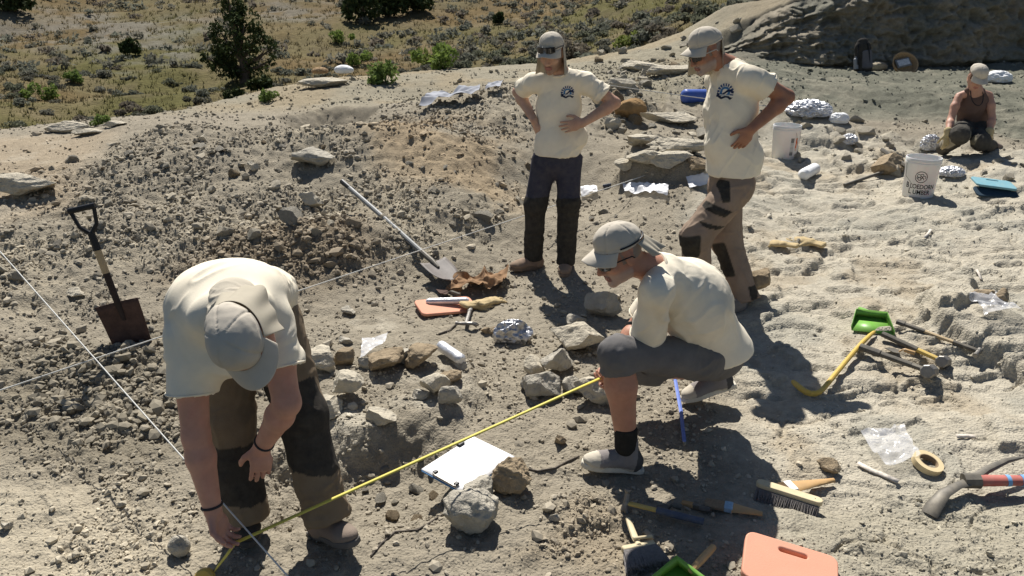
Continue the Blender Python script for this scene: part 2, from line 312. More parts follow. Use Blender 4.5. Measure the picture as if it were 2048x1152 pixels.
def soil_colour(x, y, z):
    w = masks(x, y); n = fb2(x*2.2, y*2.2, 5, 201); n2 = fb2(x*9, y*9, 4, 207); n3 = fb2(x*.7, y*.7, 4, 211)
    c = np.ones(x.shape+(3,))*np.array([.272, .238, .180])
    def mix(m, col):
        nonlocal c; m = np.clip(m, 0, 1)[..., None]; c = c*(1-m)+np.array(col)*m
    mix(w['heap']*.85, (0.262, 0.230, 0.174)); mix(w['heap']*sstep(-.1, .4, n), (0.310, 0.271, 0.202)); mix(w['ochre']*.8*sstep(-.35, .2, n), (0.310, 0.237, 0.150))
    mix(w['clod']*.85, (0.202, 0.176, 0.129)); mix(w['brown']*.8, (0.202, 0.159, 0.107)); mix(w['path'], (.315, .258, .182)); mix(w['path']*sstep(0, .4, n), (0.361, 0.310, 0.232))
    mix(w['plat'], (.425, .384, .302)); mix(w['plat']*sstep(.05, .45, n)*.8, (0.340, 0.319, 0.259)); mix(w['plat']*sstep(.15, .5, -n)*.7, (0.356, 0.299, 0.214))
    mix(w['plat']*sstep(.25, .55, n2)*.5, (0.380, 0.347, 0.275)); mix(w['front']*.8, (0.414, 0.362, 0.268)); mix(w['soil']*.6, (0.273, 0.221, 0.150))
    mix(w['grit']*.75, (0.310, 0.280, 0.211)); mix(w['back']*.8, (0.224, 0.202, 0.150)); mix(w['back']*sstep(0, .3, n)*.6, (0.284, 0.249, 0.181)); mix(w['grey'], (.148, .146, .112)); mix(w['grey']*sstep(.1, .4, n), (.20, .19, .145))
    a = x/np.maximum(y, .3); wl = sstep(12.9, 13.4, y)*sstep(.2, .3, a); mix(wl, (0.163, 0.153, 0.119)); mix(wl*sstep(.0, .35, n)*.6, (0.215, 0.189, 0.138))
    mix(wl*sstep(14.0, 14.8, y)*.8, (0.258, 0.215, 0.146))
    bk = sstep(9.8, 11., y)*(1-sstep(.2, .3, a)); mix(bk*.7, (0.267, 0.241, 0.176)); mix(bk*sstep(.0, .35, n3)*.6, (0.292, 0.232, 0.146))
    # dry grass hillside
    far = sstep(0, 2.5, y-np.interp(a, _ae, _ye)-.4); g = fb2(x*.16, y*.10, 5, 301); g2 = fb2(x*.6, y*.5, 4, 305)
    mix(far, (.130, .108, .054)); mix(far*sstep(.0, .35, g), (.142, .102, .048)); mix(far*sstep(.05, .4, -g)*sstep(75, 45, y)*(1-sstep(.3, .6, a)), (0.103, 0.095, 0.036))
    mix(far*sstep(.1, .5, g2)*.6, (0.156, 0.125, 0.074)); mix(far*sstep(.15, .5, -g2)*.5, (0.095, 0.076, 0.046))
    b = Badland(x, y); mix(.6*far*b*sstep(-.25, .15, g2+.4*fb2(x*.25, y*.9, 4, 311)), (0.167, 0.161, 0.141))
    mix(P_ped(x, y, .1)*sstep(-.3, .2, n+.3*n2)*.8, (.42, .38, .30))
    return c*(1+.10*n2)[..., None]
def Badland(x, y):      # bare grey clay outcrops on the far slope
    r = 0
    for px, py, d, sx, sy in ((120,50,52,9,9),(215,25,54,7,8),(270,40,50,5,9),(290,75,46,3,5),(300,135,40,2.6,3.0),(590,18,60,6,6),(40,30,60,8,6)):
        q = at(px, py, d); r = np.maximum(r, 1-sstep(.5, 1.15, np.hypot((x-q[0])/sx, (y-q[1])/sy)+.35*fb2(x*.4, y*.4, 3, 7)))
    return r
GR = []
def Hf(x, y):            # the finished sheets read back, for setting things down on them
    x = np.asarray(x, float); y = np.maximum(np.asarray(y, float), 1.16); out = np.zeros(np.broadcast(x, y).shape)
    for k, (a, ly, Z) in enumerate(GR):
        m = (y <= 19.0) if k == 0 else (y > 19.0)
        if not m.any(): continue
        xx = x[m]; yy = y[m]; fi = np.interp(np.log(yy), ly, np.arange(len(ly))); fj = np.interp(xx/yy, a, np.arange(len(a)))
        i = np.minimum(fi.astype(int), len(ly)-2); j = np.minimum(fj.astype(int), len(a)-2); u = fi-i; v = fj-j
        out[m] = (Z[i, j]*(1-v)+Z[i, j+1]*v)*(1-u)+(Z[i+1, j]*(1-v)+Z[i+1, j+1]*v)*u
    return out
def hit(px, py): return hitf(Hf, px, py)
def sheet(name, a, yy, mat):
    X = a[None]*yy[:, None]; Y = np.repeat(yy[:, None], len(a), 1); Z = H(X.ravel(), Y.ravel()).reshape(X.shape)
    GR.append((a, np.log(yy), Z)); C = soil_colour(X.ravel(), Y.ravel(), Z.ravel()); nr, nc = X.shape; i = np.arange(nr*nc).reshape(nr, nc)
    F = np.stack([i[:-1, :-1], i[:-1, 1:], i[1:, 1:], i[1:, :-1]], -1).reshape(-1, 4)
    o = link(name, mesh_np(name, np.stack([X, Y, Z], -1).reshape(-1, 3), F, C), mat); return tag(o, kind='structure')
def soil_mat():
    m = M('soil', attr=True, rough=.97, var=.22, vs=26, bump=.75, bs=95, bd=.014, spec=.08, det=9); nt = m.node_tree
    N = nt.nodes.new; b = nt.nodes['Principled BSDF']; bp = [n for n in nt.nodes if n.type == 'BUMP'][0]; tc = [n for n in nt.nodes if n.type == 'TEX_COORD'][0]
    v = N('ShaderNodeTexVoronoi'); v.inputs['Scale'].default_value = 75; nt.links.new(tc.outputs['Object'], v.inputs['Vector'])
    b2 = N('ShaderNodeBump'); b2.invert = True; b2.inputs['Strength'].default_value = .55; b2.inputs['Distance'].default_value = .008
    nt.links.new(v.outputs['Distance'], b2.inputs['Height']); nt.links.new(bp.outputs[0], b2.inputs['Normal']); nt.links.new(b2.outputs[0], b.inputs['Normal'])
    return m
SOIL = soil_mat()
_a = np.r_[np.linspace(-1.3, -.72, 34)[:-1], np.linspace(-.72, .72, 600), np.linspace(.72, 1.3, 34)[1:]]
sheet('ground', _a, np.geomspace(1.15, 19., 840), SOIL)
HILL = M('dry_slope', attr=True, rough=1., var=.3, vs=3.5, bump=.8, bs=7, bd=.12, spec=.05, det=9)
sheet('hillside', np.linspace(-1.3, 1.3, 240), np.geomspace(18.95, 170, 200), HILL)
# ================================================================ VEGETATION
def leaves(C, size, rng, cols, elong=1.8, up=.3):
    """one small quad per centre, random way round; returns verts, faces, colours"""
    n = len(C); a = rng.normal(size=(n, 3)); a[:, 2] += up; a /= np.linalg.norm(a, axis=1)[:, None]
    b = np.cross(a, rng.normal(size=(n, 3))); b /= np.linalg.norm(b, axis=1)[:, None]
    s = (size*rng.uniform(.6, 1.3, n))[:, None]; L = a*s*elong/2; W = b*s/2
    V = np.stack([C-L, C+W*.9-L*.1, C+L, C-W*.9+L*.1], 1).reshape(-1, 3); F = np.arange(4*n).reshape(n, 4)
    return V, F, np.repeat(cols, 4, 0)
LEAF = M('foliage', attr=True, rough=.85, var=.2, vs=5, spec=.15, thin=.35)
BARK = M('bark', (.12, .09, .065), rough=.95, var=.35, vs=9, bump=.8, bs=30, bd=.02)
def bush_arrays(rng, n, size, base, dark, wide=1., tall=.75):
    m = rng.integers(5, 8); lc = rng.normal(size=(m, 3))*[.26*wide, .26*wide, .10]+[0, 0, .32*tall]; lr = rng.uniform(.16, .30, m)
    k = rng.integers(0, m, n); d = rng.normal(size=(n, 3)); d /= np.linalg.norm(d, axis=1)[:, None]
    C = lc[k]+d*(lr[k]*rng.uniform(.45, 1.05, n)**.6)[:, None]*[1, 1, .95*tall]; C[:, 2] = np.abs(C[:, 2])
    t = rng.uniform(0, 1, n)[:, None]; cols = np.array(base)*(.7+.6*t)*(1-.0*t)+np.array(dark)*(.3*(1-t))
    return leaves(C, np.full(n, size), rng, cols, 2.0, .6)
def bush_mesh(name, seed, n, size, base, dark, wide=1., tall=.75):
    rng = np.random.default_rng(seed); V, F, c = bush_arrays(rng, n, size, base, dark, wide, tall)
    mb = MB()
    for i in range(7):
        w = rng.uniform(0, 6.28); r = rng.uniform(.1, .3); mb.tube([(0, 0, -.05), (math.cos(w)*r*.5, math.sin(w)*r*.5, .18), (math.cos(w)*r, math.sin(w)*r, .38*tall)], [.016, .012, .006], 4)
    V2 = np.array(mb.v); F2 = [f for f in mb.f if len(f) == 4]; o = len(V)
    V = np.vstack([V, V2]); F = np.vstack([F, np.array(F2)+o]); c = np.vstack([c, np.tile([.13, .10, .075], (len(V2), 1))])
    return mesh_np(name, V, F, c, smooth=False)
SAGE = [bush_mesh('sagebrush', 500+i, 430, .10, b, (.02, .02, .02), w, t) for i, (b, w, t) in enumerate(
    [((0.155, 0.160, 0.122), 1., .8), ((0.172, 0.168, 0.130), 1.2, .7), ((0.139, 0.134, 0.101), .9, .85), ((0.151, 0.130, 0.097), 1.1, .65), ((0.189, 0.193, 0.147), 1.0, .75), ((0.130, 0.136, 0.091), 1.3, .6)])]
GREEN = [bush_mesh('green_shrub', 540+i, 420, .085, b, (.02, .03, .0), w, t) for i, (b, w, t) in enumerate(
    [((.150, .205, .050), 1., .9), ((.185, .215, .060), 1.1, .7), ((.130, .180, .050), .9, .95)])]
rng = np.random.default_rng(77); spots = []
tr = at(487, 165, 36.5)
nC = 9000; cy_ = 17+83*rng.uniform(size=nC)**1.35; ca_ = rng.uniform(-.78, .78, nC); cx_ = ca_*cy_
dn = (.22+.78*sstep(-.3, .3, fb2(cx_*.10, cy_*.07, 3, 401)))*np.where(ca_ > -.12, 1.25, 1)*np.where(Badland(cx_, cy_) > .5, .3, 1)*np.where((cx_ > -16) & (cx_ < -4) & (cy_ > 27) & (cy_ < 41), .35, 1)
okc = (rng.uniform(size=nC) < dn) & (cy_ > np.interp(ca_, _ae, _ye)+3.6) & (np.hypot(cx_-tr[0], cy_-tr[1]) > 2.2); cell = {}
for x, y in zip(cx_[okc], cy_[okc]):
    mn = .9 if y < 45 else 1.15; g = (int(x//1.2), int(y//1.2))
    if any((x-q[0])**2+(y-q[1])**2 < mn*mn for dx in (-1, 0, 1) for dy in (-1, 0, 1) for q in cell.get((g[0]+dx, g[1]+dy), ())): continue
    cell.setdefault(g, []).append((x, y)); spots.append((x, y))
    if len(spots) >= 1500: break
sp = np.array(spots); spz = Hf(sp[:, 0], sp[:, 1]); ang = .5*(sp[:, 1] < 200)
a_ = np.abs(sp[:, 0]/sp[:, 1]); vis = (a_ < .68); 
order = np.argsort(sp[:, 1]+np.where(vis, 0, 500)); near = order[:280]; rest = order[280:]
for i in near:
    x, y = sp[i]; k = int(rng.integers(0, 6)); s = float(rng.uniform(.42, .95)*(1.15 if x/y > -.1 else .85))
    o = link('sagebrush', SAGE[k]); o.location = (x, y, spz[i]-.03); o.rotation_euler = (0, 0, float(rng.uniform(0, 6.28))); o.scale = (s*float(rng.uniform(.9, 1.25)), s, s*float(rng.uniform(.75, 1.05)))
    if not SAGE[k].materials: SAGE[k].materials.append(LEAF)
    ar = x/y; reg = 'left of the big juniper' if ar < -.36 else ('between big juniper and the navy trousered man' if ar < .02 else 'right of the navy trousered man'); hgt_ = 'low' if y < 34 else 'high'
    tag(o, 'grey sagebrush bush %s on the dry slope, %s' % (hgt_, reg), 'bush', 'sagebrush %s on the slope %s' % (hgt_, reg))
Vs = []; Fs = []; Cs = []; nb = 0
for i in rest:
    r2 = np.random.default_rng(int(i)); b = [(.19, .195, .15), (.21, .2, .155), (.165, .16, .12), (.18, .155, .12)][int(r2.integers(0, 4))]
    V, F, c = bush_arrays(r2, 60, .17, b, (.02, .02, .02), r2.uniform(.9, 1.3), r2.uniform(.6, .85)); s = r2.uniform(.5, 1.0)
    Vs.append(V*s+[sp[i, 0], sp[i, 1], spz[i]-.03]); Fs.append(F+nb); Cs.append(c); nb += len(V)
o = link('distant_sagebrush', mesh_np('distant_sagebrush', np.vstack(Vs), np.vstack(Fs), np.vstack(Cs), smooth=False), LEAF)
tag(o, 'countless small sagebrush bushes high on the far slope', 'bushes', kind='stuff')
# dry grass: blades in tufts over the slope
n = 15000; gy = 17+50*rng.uniform(size=n)**1.6; gx = rng.uniform(-.78, .78, n)*gy; ok = gy > np.interp(gx/gy, _ae, _ye)+1.4; gx = gx[ok]; gy = gy[ok]; gz = Hf(gx, gy); n = len(gx)
gn = fb2(gx*.16, gy*.10, 5, 301); gc = np.where((gn < -.12)[:, None], np.array([.118, .110, .046]), np.array([.148, .122, .064]))*rng.uniform(.65, 1.25, n)[:, None]
ba = rng.uniform(0, 6.28, (n, 5)); hh = rng.uniform(.07, .19, (n, 5))*np.sqrt(gy/30)[:, None]; B = np.stack([gx, gy, gz-.02], -1)[:, None]+np.stack([np.cos(ba)*.06, np.sin(ba)*.06, 0*ba], -1)
T = B+np.stack([np.cos(ba)*hh*.55, np.sin(ba)*hh*.55, hh], -1); W = np.stack([-np.sin(ba), np.cos(ba), 0*ba], -1)*(.022*np.sqrt(gy/30))[:, None, None]
V = np.stack([B-W, B+W, T], 2).reshape(-1, 3); F = np.arange(len(V)).reshape(-1, 3)
o = link('dry_grass', mesh_np('dry_grass', V, F, np.repeat(gc, 15, 0), smooth=False), LEAF); tag(o, 'short dry tan and green grass covering the slope', 'grass', kind='stuff')
# brighter green shrubs
for px, py, s, lab in [(675,86,1.0,'tall bright green shrub right of the big juniper on the slope'), (715,132,.9,'bright green shrub above the rock slab with the white bag'), (865,132,1.15,'wide bright green shrub left of the man in the cream shirt and navy trousers'),
        (888,138,1.0,'small green shrub at the right foot of a wider green one'), (770,165,.9,'low yellow green shrub just above the grey berm'), (95,200,.9,'bright green shrub at the far left of the slope'),
        (150,165,.7,'small yellow green shrub above and right of the leftmost green shrub'), (1270,92,.8,'green shrub between the two standing men'), (205,250,.45,'low green plant at the left crest of the dig'), (345,236,.5,'grey green plant at the crest behind the dirt path'), (535,205,.55,'pale sage plant right of two dark shrubs below the juniper')]:
    p = hitf(Hf, px, py, 9.5, 120); k = GREEN[int(rng.integers(0, 3))]; o = link('green_shrub', k); s = s*min(1.2, p[1]/34+.25)
    if not k.materials: k.materials.append(LEAF)
    o.location = p-np.array([0, 0, .03]); o.scale = (s*1.15, s, s); o.rotation_euler = (0, 0, float(rng.uniform(0, 6))); tag(o, lab, 'shrub')
# junipers
JUN = M('juniper_foliage', attr=True, rough=.9, var=.25, vs=3, spec=.1, thin=.12)
def juniper(label, base, Y, lobes, nl, size, seed, group=None, lean=0):
    rng = np.random.default_rng(seed); b = np.array(base); t = thing('juniper_tree', label, 'tree', group, Matrix.Translation(Vector(b)))
    lo = np.array([np.r_[at(px, py, Y)-b, r*Y*1.05/FPX] for px, py, r in lobes]); lo[:, 1] += rng.uniform(-.5, .5, len(lo))*lo[:, 3].max()
    k = rng.choice(len(lo), nl, p=lo[:, 3]**1.6/np.sum(lo[:, 3]**1.6)); d = rng.normal(size=(nl, 3)); d /= np.linalg.norm(d, axis=1)[:, None]
    C = lo[k, :3]+d*(lo[k, 3]*rng.uniform(.15, 1.12, nl)**.55)[:, None]
    keep = fb3(C, 2.2/max(lo[:, 3].max(), .3), 3, seed) > -.02; C = C[keep]; C = C[C[:, 2] > .12]; n = len(C)
    cols = np.array([.050, .068, .026])*rng.uniform(.55, 1.5, n)[:, None]+np.array([.02, .012, .0])*(rng.uniform(size=n) < .2)[:, None]
    V, F, c = leaves(C, np.full(n, size), rng, cols, 1.9, .5); link('crown', mesh_np('crown', V, F, c, smooth=False), JUN, t)
    hgt = lo[:, 2].max(); mb = MB(); top = lo[np.argmax(lo[:, 2]), :3]
    mb.tube([(0, 0, -.3), (.03*hgt, 0, .18*hgt), tuple(top*.5), tuple(top*.97)], [.07*hgt, .055*hgt, .035*hgt, .008*hgt], 8)
    for q in lo:
        s = np.array(top)*.5*min(1, max(.25, q[2]/hgt)); mb.tube([tuple(s), tuple((s+q[:3])/2+[0, 0, -.03*hgt]), tuple(q[:3])], [.028*hgt, .018*hgt, .007*hgt], 6)
    mb.build('trunk', BARK, t); return t
b = hitf(Hf, 488, 163, 17, 120); Y = b[1]
juniper('big dark juniper with an uneven crown standing on the grassy slope', b, Y,
        [(461,-12,9),(463,4,14),(466,18,20),(466,38,30),(494,52,34),(444,66,24),(478,84,42),(520,74,24),(525,104,28),(548,96,15),(546,118,13),(434,110,20),(415,116,11),(428,128,13),(476,122,38),(505,138,24),(455,140,22),(487,30,16),(485,152,20)], 13000, .011*Y*.25, 3)
for px, py, Yb, lob, lab in [(722,44,70,[(705,20,22),(722,30,22),(738,8,24),(716,2,24),(730,-14,20)],'dark juniper at the left end of the grove at the top'),(775,32,72,[(770,18,22),(792,14,22),(776,-6,26),(800,-6,20)],'dark juniper in the middle of the grove at the top'),
        (830,22,74,[(822,8,20),(842,4,22),(830,-14,22)],'dark juniper at the right end of the grove at the top'),(30,22,66,[(10,4,22),(34,4,22),(55,-4,18),(20,-18,22)],'dark juniper cut by the top left corner of the photo'),
        (259,110,44,[(250,96,11),(264,92,12),(272,102,8),(256,88,8)],'small round juniper beside a stony grey outcrop'),(468,208,27,[(458,194,12),(474,190,12),(484,196,9),(462,204,9)],'low dark shrub below the big juniper'),
        (518,186,29,[(508,172,13),(526,166,14),(536,176,9),(515,182,10)],'dark rounded shrub just right of the low one below the big juniper'),(997,48,52,[(992,38,6),(1000,34,7),(998,44,6)],'tiny lone juniper on the slope left of the standing men')]:
    p = hitf(Hf, px, py, 17, 150); juniper(lab, p, p[1], lob, 2600 if py < 60 else 1600, .0034*p[1], px)
# ================================================================ ROCKS
def rock_arr(seed, sub, flat=.7, cuts=9, rough=.12, pit=0., round_=0.):
    rng = np.random.default_rng(seed); V, F = ICO[sub]; V = V.copy(); V *= [1, rng.uniform(.65, .95), flat]
    for _ in range(cuts):
        n = rng.normal(size=3); n /= np.linalg.norm(n); r = np.abs(V@n).max(); o = r*rng.uniform(.38+.36*round_, .80)
        V -= n[None]*np.clip(V@n-o, 0, None)[:, None]*.97
    N = V/np.linalg.norm(V, axis=1)[:, None]
    V = V+N*(rough*.55*fb3(V+seed*3.1, 1.6, 3, seed % 50)+rough*.6*fb3(V+seed, 5, 3, 7))[:, None]
    if pit: V = V-N*(pit*np.clip(fb3(V+seed, 3.2, 4, 5), 0, 1)+pit*.5*np.clip(fb3(V, 8, 2, 9), 0, 1))[:, None]
    return V, F
ROCK = M('rock_pale', (.48, .43, .335), rough=.95, var=.25, vs=9, bump=.9, bs=28, bd=.03, spec=.1, det=9)
ROCKG = M('rock_grey', (.42, .385, .315), rough=.95, var=.28, vs=10, bump=1., bs=24, bd=.035, spec=.1, det=9)
ROCKB = M('rock_brown', (.30, .235, .155), rough=.95, var=.3, vs=9, bump=1., bs=22, bd=.03, spec=.1, det=9)
ROCKO = M('rock_ochre', (.30, .19, .09), rough=.95, var=.3, vs=7, bump=.9, bs=22, bd=.03, spec=.1, det=9)
def put_rock(me, mat, p, s, rz=0., tilt=(0, 0), name='rock'):
    o = link(name, me); o.location = p; o.scale = s; o.rotation_euler = (tilt[0], tilt[1], rz)
    if not me.materials: me.materials.append(mat)
    return o
def hero(px, py, wpx, hpx, seed, mat, label, flat=.75, pit=0., round_=0., rz=0., depth=1., cat='rock', sink=.12, cuts=13, z0=None):
    p = hit(px, py) if z0 is None else atz(px, py, z0); ax = p[1]*math.cos(PITCH)+(CAMH-p[2])*math.sin(PITCH); w = wpx*1.1/FPX*ax/2; h = hpx*1.05/FPX*ax/2
    V, F = rock_arr(seed, 5 if wpx > 60 else 4, 1., cuts, .13, pit, round_); V = V/np.abs(V).max(0); me = mesh_np('rock', V*[w, w*depth*.85, h], F, sharp=None if pit or round_ else 30)
    p = p+np.array([0, w*depth*.55, 0]); p[2] = Hf(np.array([p[0]]), np.array([p[1]]))[0]*.5+p[2]*.5 if z0 is None else p[2]; p[2] += h*(1-2*sink)
    o = link('rock', me, mat); o.location = p; o.rotation_euler = (0, 0, rz); return tag(o, label, cat)
hero(942,1072,104,92,3,ROCKG,'rounded grey pitted rock in front of the clipboard',pit=.16,round_=1)
hero(1022,990,84,78,9,ROCKB,'brown porous rock at the right corner of the clipboard',pit=.2,round_=.7)
hero(965,1012,78,44,14,ROCKG,'half hidden flat rock between clipboard and pitted rock',pit=.1)
hero(356,1116,42,48,21,ROCKG,'smooth egg shaped stone beside the bending man\'s hand',round_=1,cuts=2)
hero(684,806,78,60,5,ROCK,'pale block of stone right of the bending man\'s elbow')
hero(768,748,74,48,18,ROCKB,'tan fossil bearing lump with a shadowed underside on the soil block',pit=.06)
hero(833,738,76,46,23,ROCKB,'tan lump just left of the foil roll on the soil block',pit=.06)
hero(868,796,58,48,31,ROCK,'small pale rock leaning on a rounder one right of the soil block')
hero(898,816,50,50,33,ROCKG,'small round grey rock below the foil roll',pit=.08,round_=.6)
hero(690,735,52,34,37,ROCKB,'small rough clod left of the two tan lumps')
hero(1165,712,116,66,41,ROCK,'large pale slab with a flat top in front of the crouching man',depth=.8)
hero(1122,752,80,58,45,ROCKG,'cracked grey rock below the large slab')
hero(1090,796,84,60,49,ROCKG,'grey block at the left of the rocks before the crouching man')
hero(1192,812,98,74,53,ROCK,'pale rock beside the crouching man\'s hands where the tape ends')
hero(1214,640,82,70,57,ROCKG,'grey rock in shadow below the crouching man\'s chin')
hero(1506,602,58,66,61,ROCKB,'rock directly behind the heel of the man in brown trousers')
hero(1262,240,60,46,66,ROCKO,'rust orange rock on the stone pile behind the navy trousered man',round_=.7,cuts=8)
hero(622,338,80,38,69,ROCKG,'long grey rock high on the spoil heap',rz=.25)
hero(620,418,48,36,73,ROCK,'blocky pale rock in the middle of the spoil heap above the lying shovel')
hero(404,286,20,20,77,ROCK,'small cube shaped stone at the top of the heap')
hero(504,344,28,22,81,ROCK,'pale rock left of the long grey rock on the heap')
hero(42,398,150,44,85,ROCK,'broad flat slab lying on the dirt path at the left edge',flat=.2,cuts=5,depth=.6,sink=.05)
hero(128,266,90,24,89,ROCK,'thin flat slab at the left crest of the dig',cuts=5,depth=.6)
hero(170,272,60,14,93,ROCK,'smaller flat slab overlapping the thin one at the crest',cuts=5,depth=.6)
hero(218,256,56,14,97,ROCK,'pale stone plate right of the slabs at the crest',cuts=5,depth=.6)
hero(1121,892,24,24,101,ROCKB,'small tan stone between clipboard and crouching man\'s shoe')
hero(694,632,30,16,105,ROCKG,'lone small stone right of the bending man\'s shoulder')
hero(12,1062,26,22,109,ROCKG,'white pebble at the lower left edge')
hero(1972,606,50,30,113,ROCKB,'brown clod left of its neighbour above the clear bag on the ledge',z0=.16)
hero(2004,612,34,36,117,ROCKB,'brown rounder clod at the right above the clear bag on the ledge',z0=.16)
hero(1660,950,44,26,121,ROCKB,'brown lump above the paint brush',pit=.1)
hero(1390,288,34,24,125,ROCK,'rounded rock at the back right of the stone block between the standing men',z0=.42)
hero(1400,352,44,30,127,ROCKB,'small rock at the foot of the stone block between the standing men')
hero(650,176,104,18,131,ROCK,'flat stone slab carrying a white bag on the berm',cuts=4,depth=.5,sink=.0)
hero(1110,1045,24,18,135,ROCKG,'small stone right of the pitted rock on pale ground')
hero(150,600,40,20,139,ROCK,'pale flat stone left of the upright shovel')
hero(690,690,30,16,143,ROCKG,'bare stone at the rear of the soil block')
hero(1780,350,70,44,147,ROCKB,'tan slanting rock left of the lettered bucket',cuts=6)
hero(1415,145,36,14,149,ROCK,'pale plate of stone behind the head of the man in brown trousers')
hero(990,672,30,18,151,ROCKB,'small clod left of the crumpled foil'); hero(970,668,22,16,153,ROCKB,'smallest clod left of the crumpled foil')
hero(640,752,84,62,161,ROCK,'large pale block at the left end of the soil block'); hero(648,838,76,46,163,ROCK,'low pale rock at the front left corner of the soil block'); hero(735,738,36,28,165,ROCKG,'small grey stone wedged left of the first tan lump'); hero(802,728,46,34,167,ROCKG,'grey stone between the two tan lumps')
hero(905,768,48,34,169,ROCKB,'rough clod right of the leaning pale rock'); hero(840,800,34,22,171,ROCKG,'flat chip in front of the second tan lump'); hero(760,850,60,26,173,ROCK,'flat pale stone at the front edge of the soil block'); hero(925,740,30,24,175,ROCKG,'stone at the lower end of the leaning foil roll')
hero(1142,790,56,40,177,ROCKG,'grey rock between the grey block and the tape end'); hero(1074,752,50,36,179,ROCK,'pale chip left of the cracked grey rock'); hero(1062,785,40,28,181,ROCKG,'small rock at the far left of the group before the crouching man'); hero(1240,800,50,40,183,ROCKG,'rock behind the crouching man\'s shin'); hero(1150,655,44,26,185,ROCKG,'small rock behind the large flat topped slab')
for a_ in ((1290,296,88,24,191,'pale slab at the back left of the stone block between the standing men'),(1350,306,120,30,193,'broadest pale slab on the stone block between the standing men'),(1296,338,80,32,195,'blocky pale rock at the front left of the stone block'),(1346,346,84,30,197,'pale rock at the front of the stone block, right of the blocky one'),(1255,350,50,26,199,'pale stone at the left corner of the stone block'),
        (1290,142,80,20,201,'pale slab on the slope between the heads of the standing men'),(1345,150,96,20,203,'long pale slab left of the brown trousered man\'s face'),(1350,248,120,22,205,'low flat slab behind the brown trousered man\'s chest'),(1240,180,60,26,207,'pale block right of the navy trousered man\'s shoulder'),(1220,262,44,30,209,'pale block at the foot of the pile right of the cream shirt')):
    hero(*a_[:5], ROCK, a_[5], cuts=10, depth=.8)
scatter_later = Poly([(1330,88),(1440,52),(1560,70),(1560,125),(1400,135)])
# rubble that can be picked out one by one
RM = [mesh_np('rock', *rock_arr(900+i, 3, f, 15, .09), sharp=22) for i, f in enumerate((.55, .7, .45, .8, .6, .35, .65, .5))]
for i, m in enumerate(RM): m.materials.append([ROCK, ROCKG, ROCK, ROCKB, ROCKG, ROCK, ROCKG, ROCK][i])
def scatter(poly, n, smin, smax, label, group, seed, sep=.75, power=2.2, kinds=range(8)):
    rng = np.random.default_rng(seed); pts = []; lo = poly.p.min(0); hi = poly.p.max(0); tries = 0
    while len(pts) < n and tries < 60000:
        tries += 1; a0 = lo[0]/hi[1] if lo[0] < 0 else lo[0]/hi[1]
        y = lo[1]*(hi[1]/lo[1])**rng.uniform(); x = rng.uniform(lo[0], hi[0])
        if abs(x/y) > .7 or poly.sd(np.array([x]), np.array([y]))[0] > -.02: continue
        s = smin+(smax-smin)*rng.uniform()**power
        if any((x-q[0])**2+(y-q[1])**2 < (sep*(s+q[2]))**2 for q in pts): continue
        pts.append((x, y, s))
    z = Hf(np.array([p[0] for p in pts]), np.array([p[1] for p in pts]))
    for (x, y, s), h in zip(pts, z):
        k = int(rng.choice(list(kinds))); o = put_rock(RM[k], None, (x, y, h+s*.12), (s, s*rng.uniform(.8, 1.15), s*rng.uniform(.75, 1.15)), rng.uniform(0, 6.28), rng.normal(0, .3, 2))
        
        if group == 'loose rocks of the spoil heap':
            r_ = 'left part, behind the upright spade' if x/y < -.42 else ('middle, above the bending man' if x/y < -.18 else 'right part, beside the navy trousered man'); tag(o, 'loose angular rock on the spoil heap, '+r_, 'rock', group+', '+r_)
        else: tag(o, label, 'rock', group)
scatter(Z_heap, 108, .04, .15, 'loose angular rock among the rubble of the spoil heap', 'loose rocks of the spoil heap', 5, .75, 3.)
scatter(Z_pile, 26, .06, .15, 'angular rock in the stone pile behind the navy trousered man', 'rocks of the pile behind the standing man', 6, .55, 1.2)
scatter(Z_clod, 10, .025, .05, 'earth clod in the dark soil left of the bending man', 'clods in the dark soil', 7)
scatter(P_ped2, 16, .08, .21, 'flat stone on the rock block between the two standing men', 'stones of the rock block', 8, .55, 1.6, (0, 2, 4, 5, 7))
scatter(Poly([(1550,240),(1700,235),(1830,280),(1840,340),(1780,365),(1640,345),(1550,330)]), 26, .06, .18, 'flat stone plate between the plain bucket and the kneeling woman', 'stone plates around the plain bucket', 9, .55, 1.8, (0, 2, 5, 7))
scatter(Poly([(1180,110),(1330,90),(1400,130),(1380,180),(1200,150)]), 20, .07, .19, 'pale stone on the slope behind the two standing men', 'stones on the slope behind the men', 10, .6, 1.8)
scatter(Poly([(1150,395),(1250,385),(1250,450),(1180,450)]), 8, .03, .08, 'small stone behind the feet of the navy trousered man', 'small stones behind the standing man', 12)
scatter(Poly([(1900,330),(2100,320),(2150,420),(1900,350)]), 8, .05, .12, 'flat stone on the bedrock right of the lettered bucket', 'stones right of the lettered bucket', 13, .6, 1.5, (0, 2, 5, 7))
scatter(Poly([(640,860),(700,905),(840,885),(900,870),(905,925),(880,1000),(740,1035),(600,1035),(545,1000)]), 14, .03, .08, 'broken clod on the floor of the shaded hole', 'clods in the shaded hole', 14)
scatter(scatter_later, 14, .06, .17, 'stone on the slope at the left end of the quarry bank', 'stones left of the quarry bank', 17, .6, 1.8)
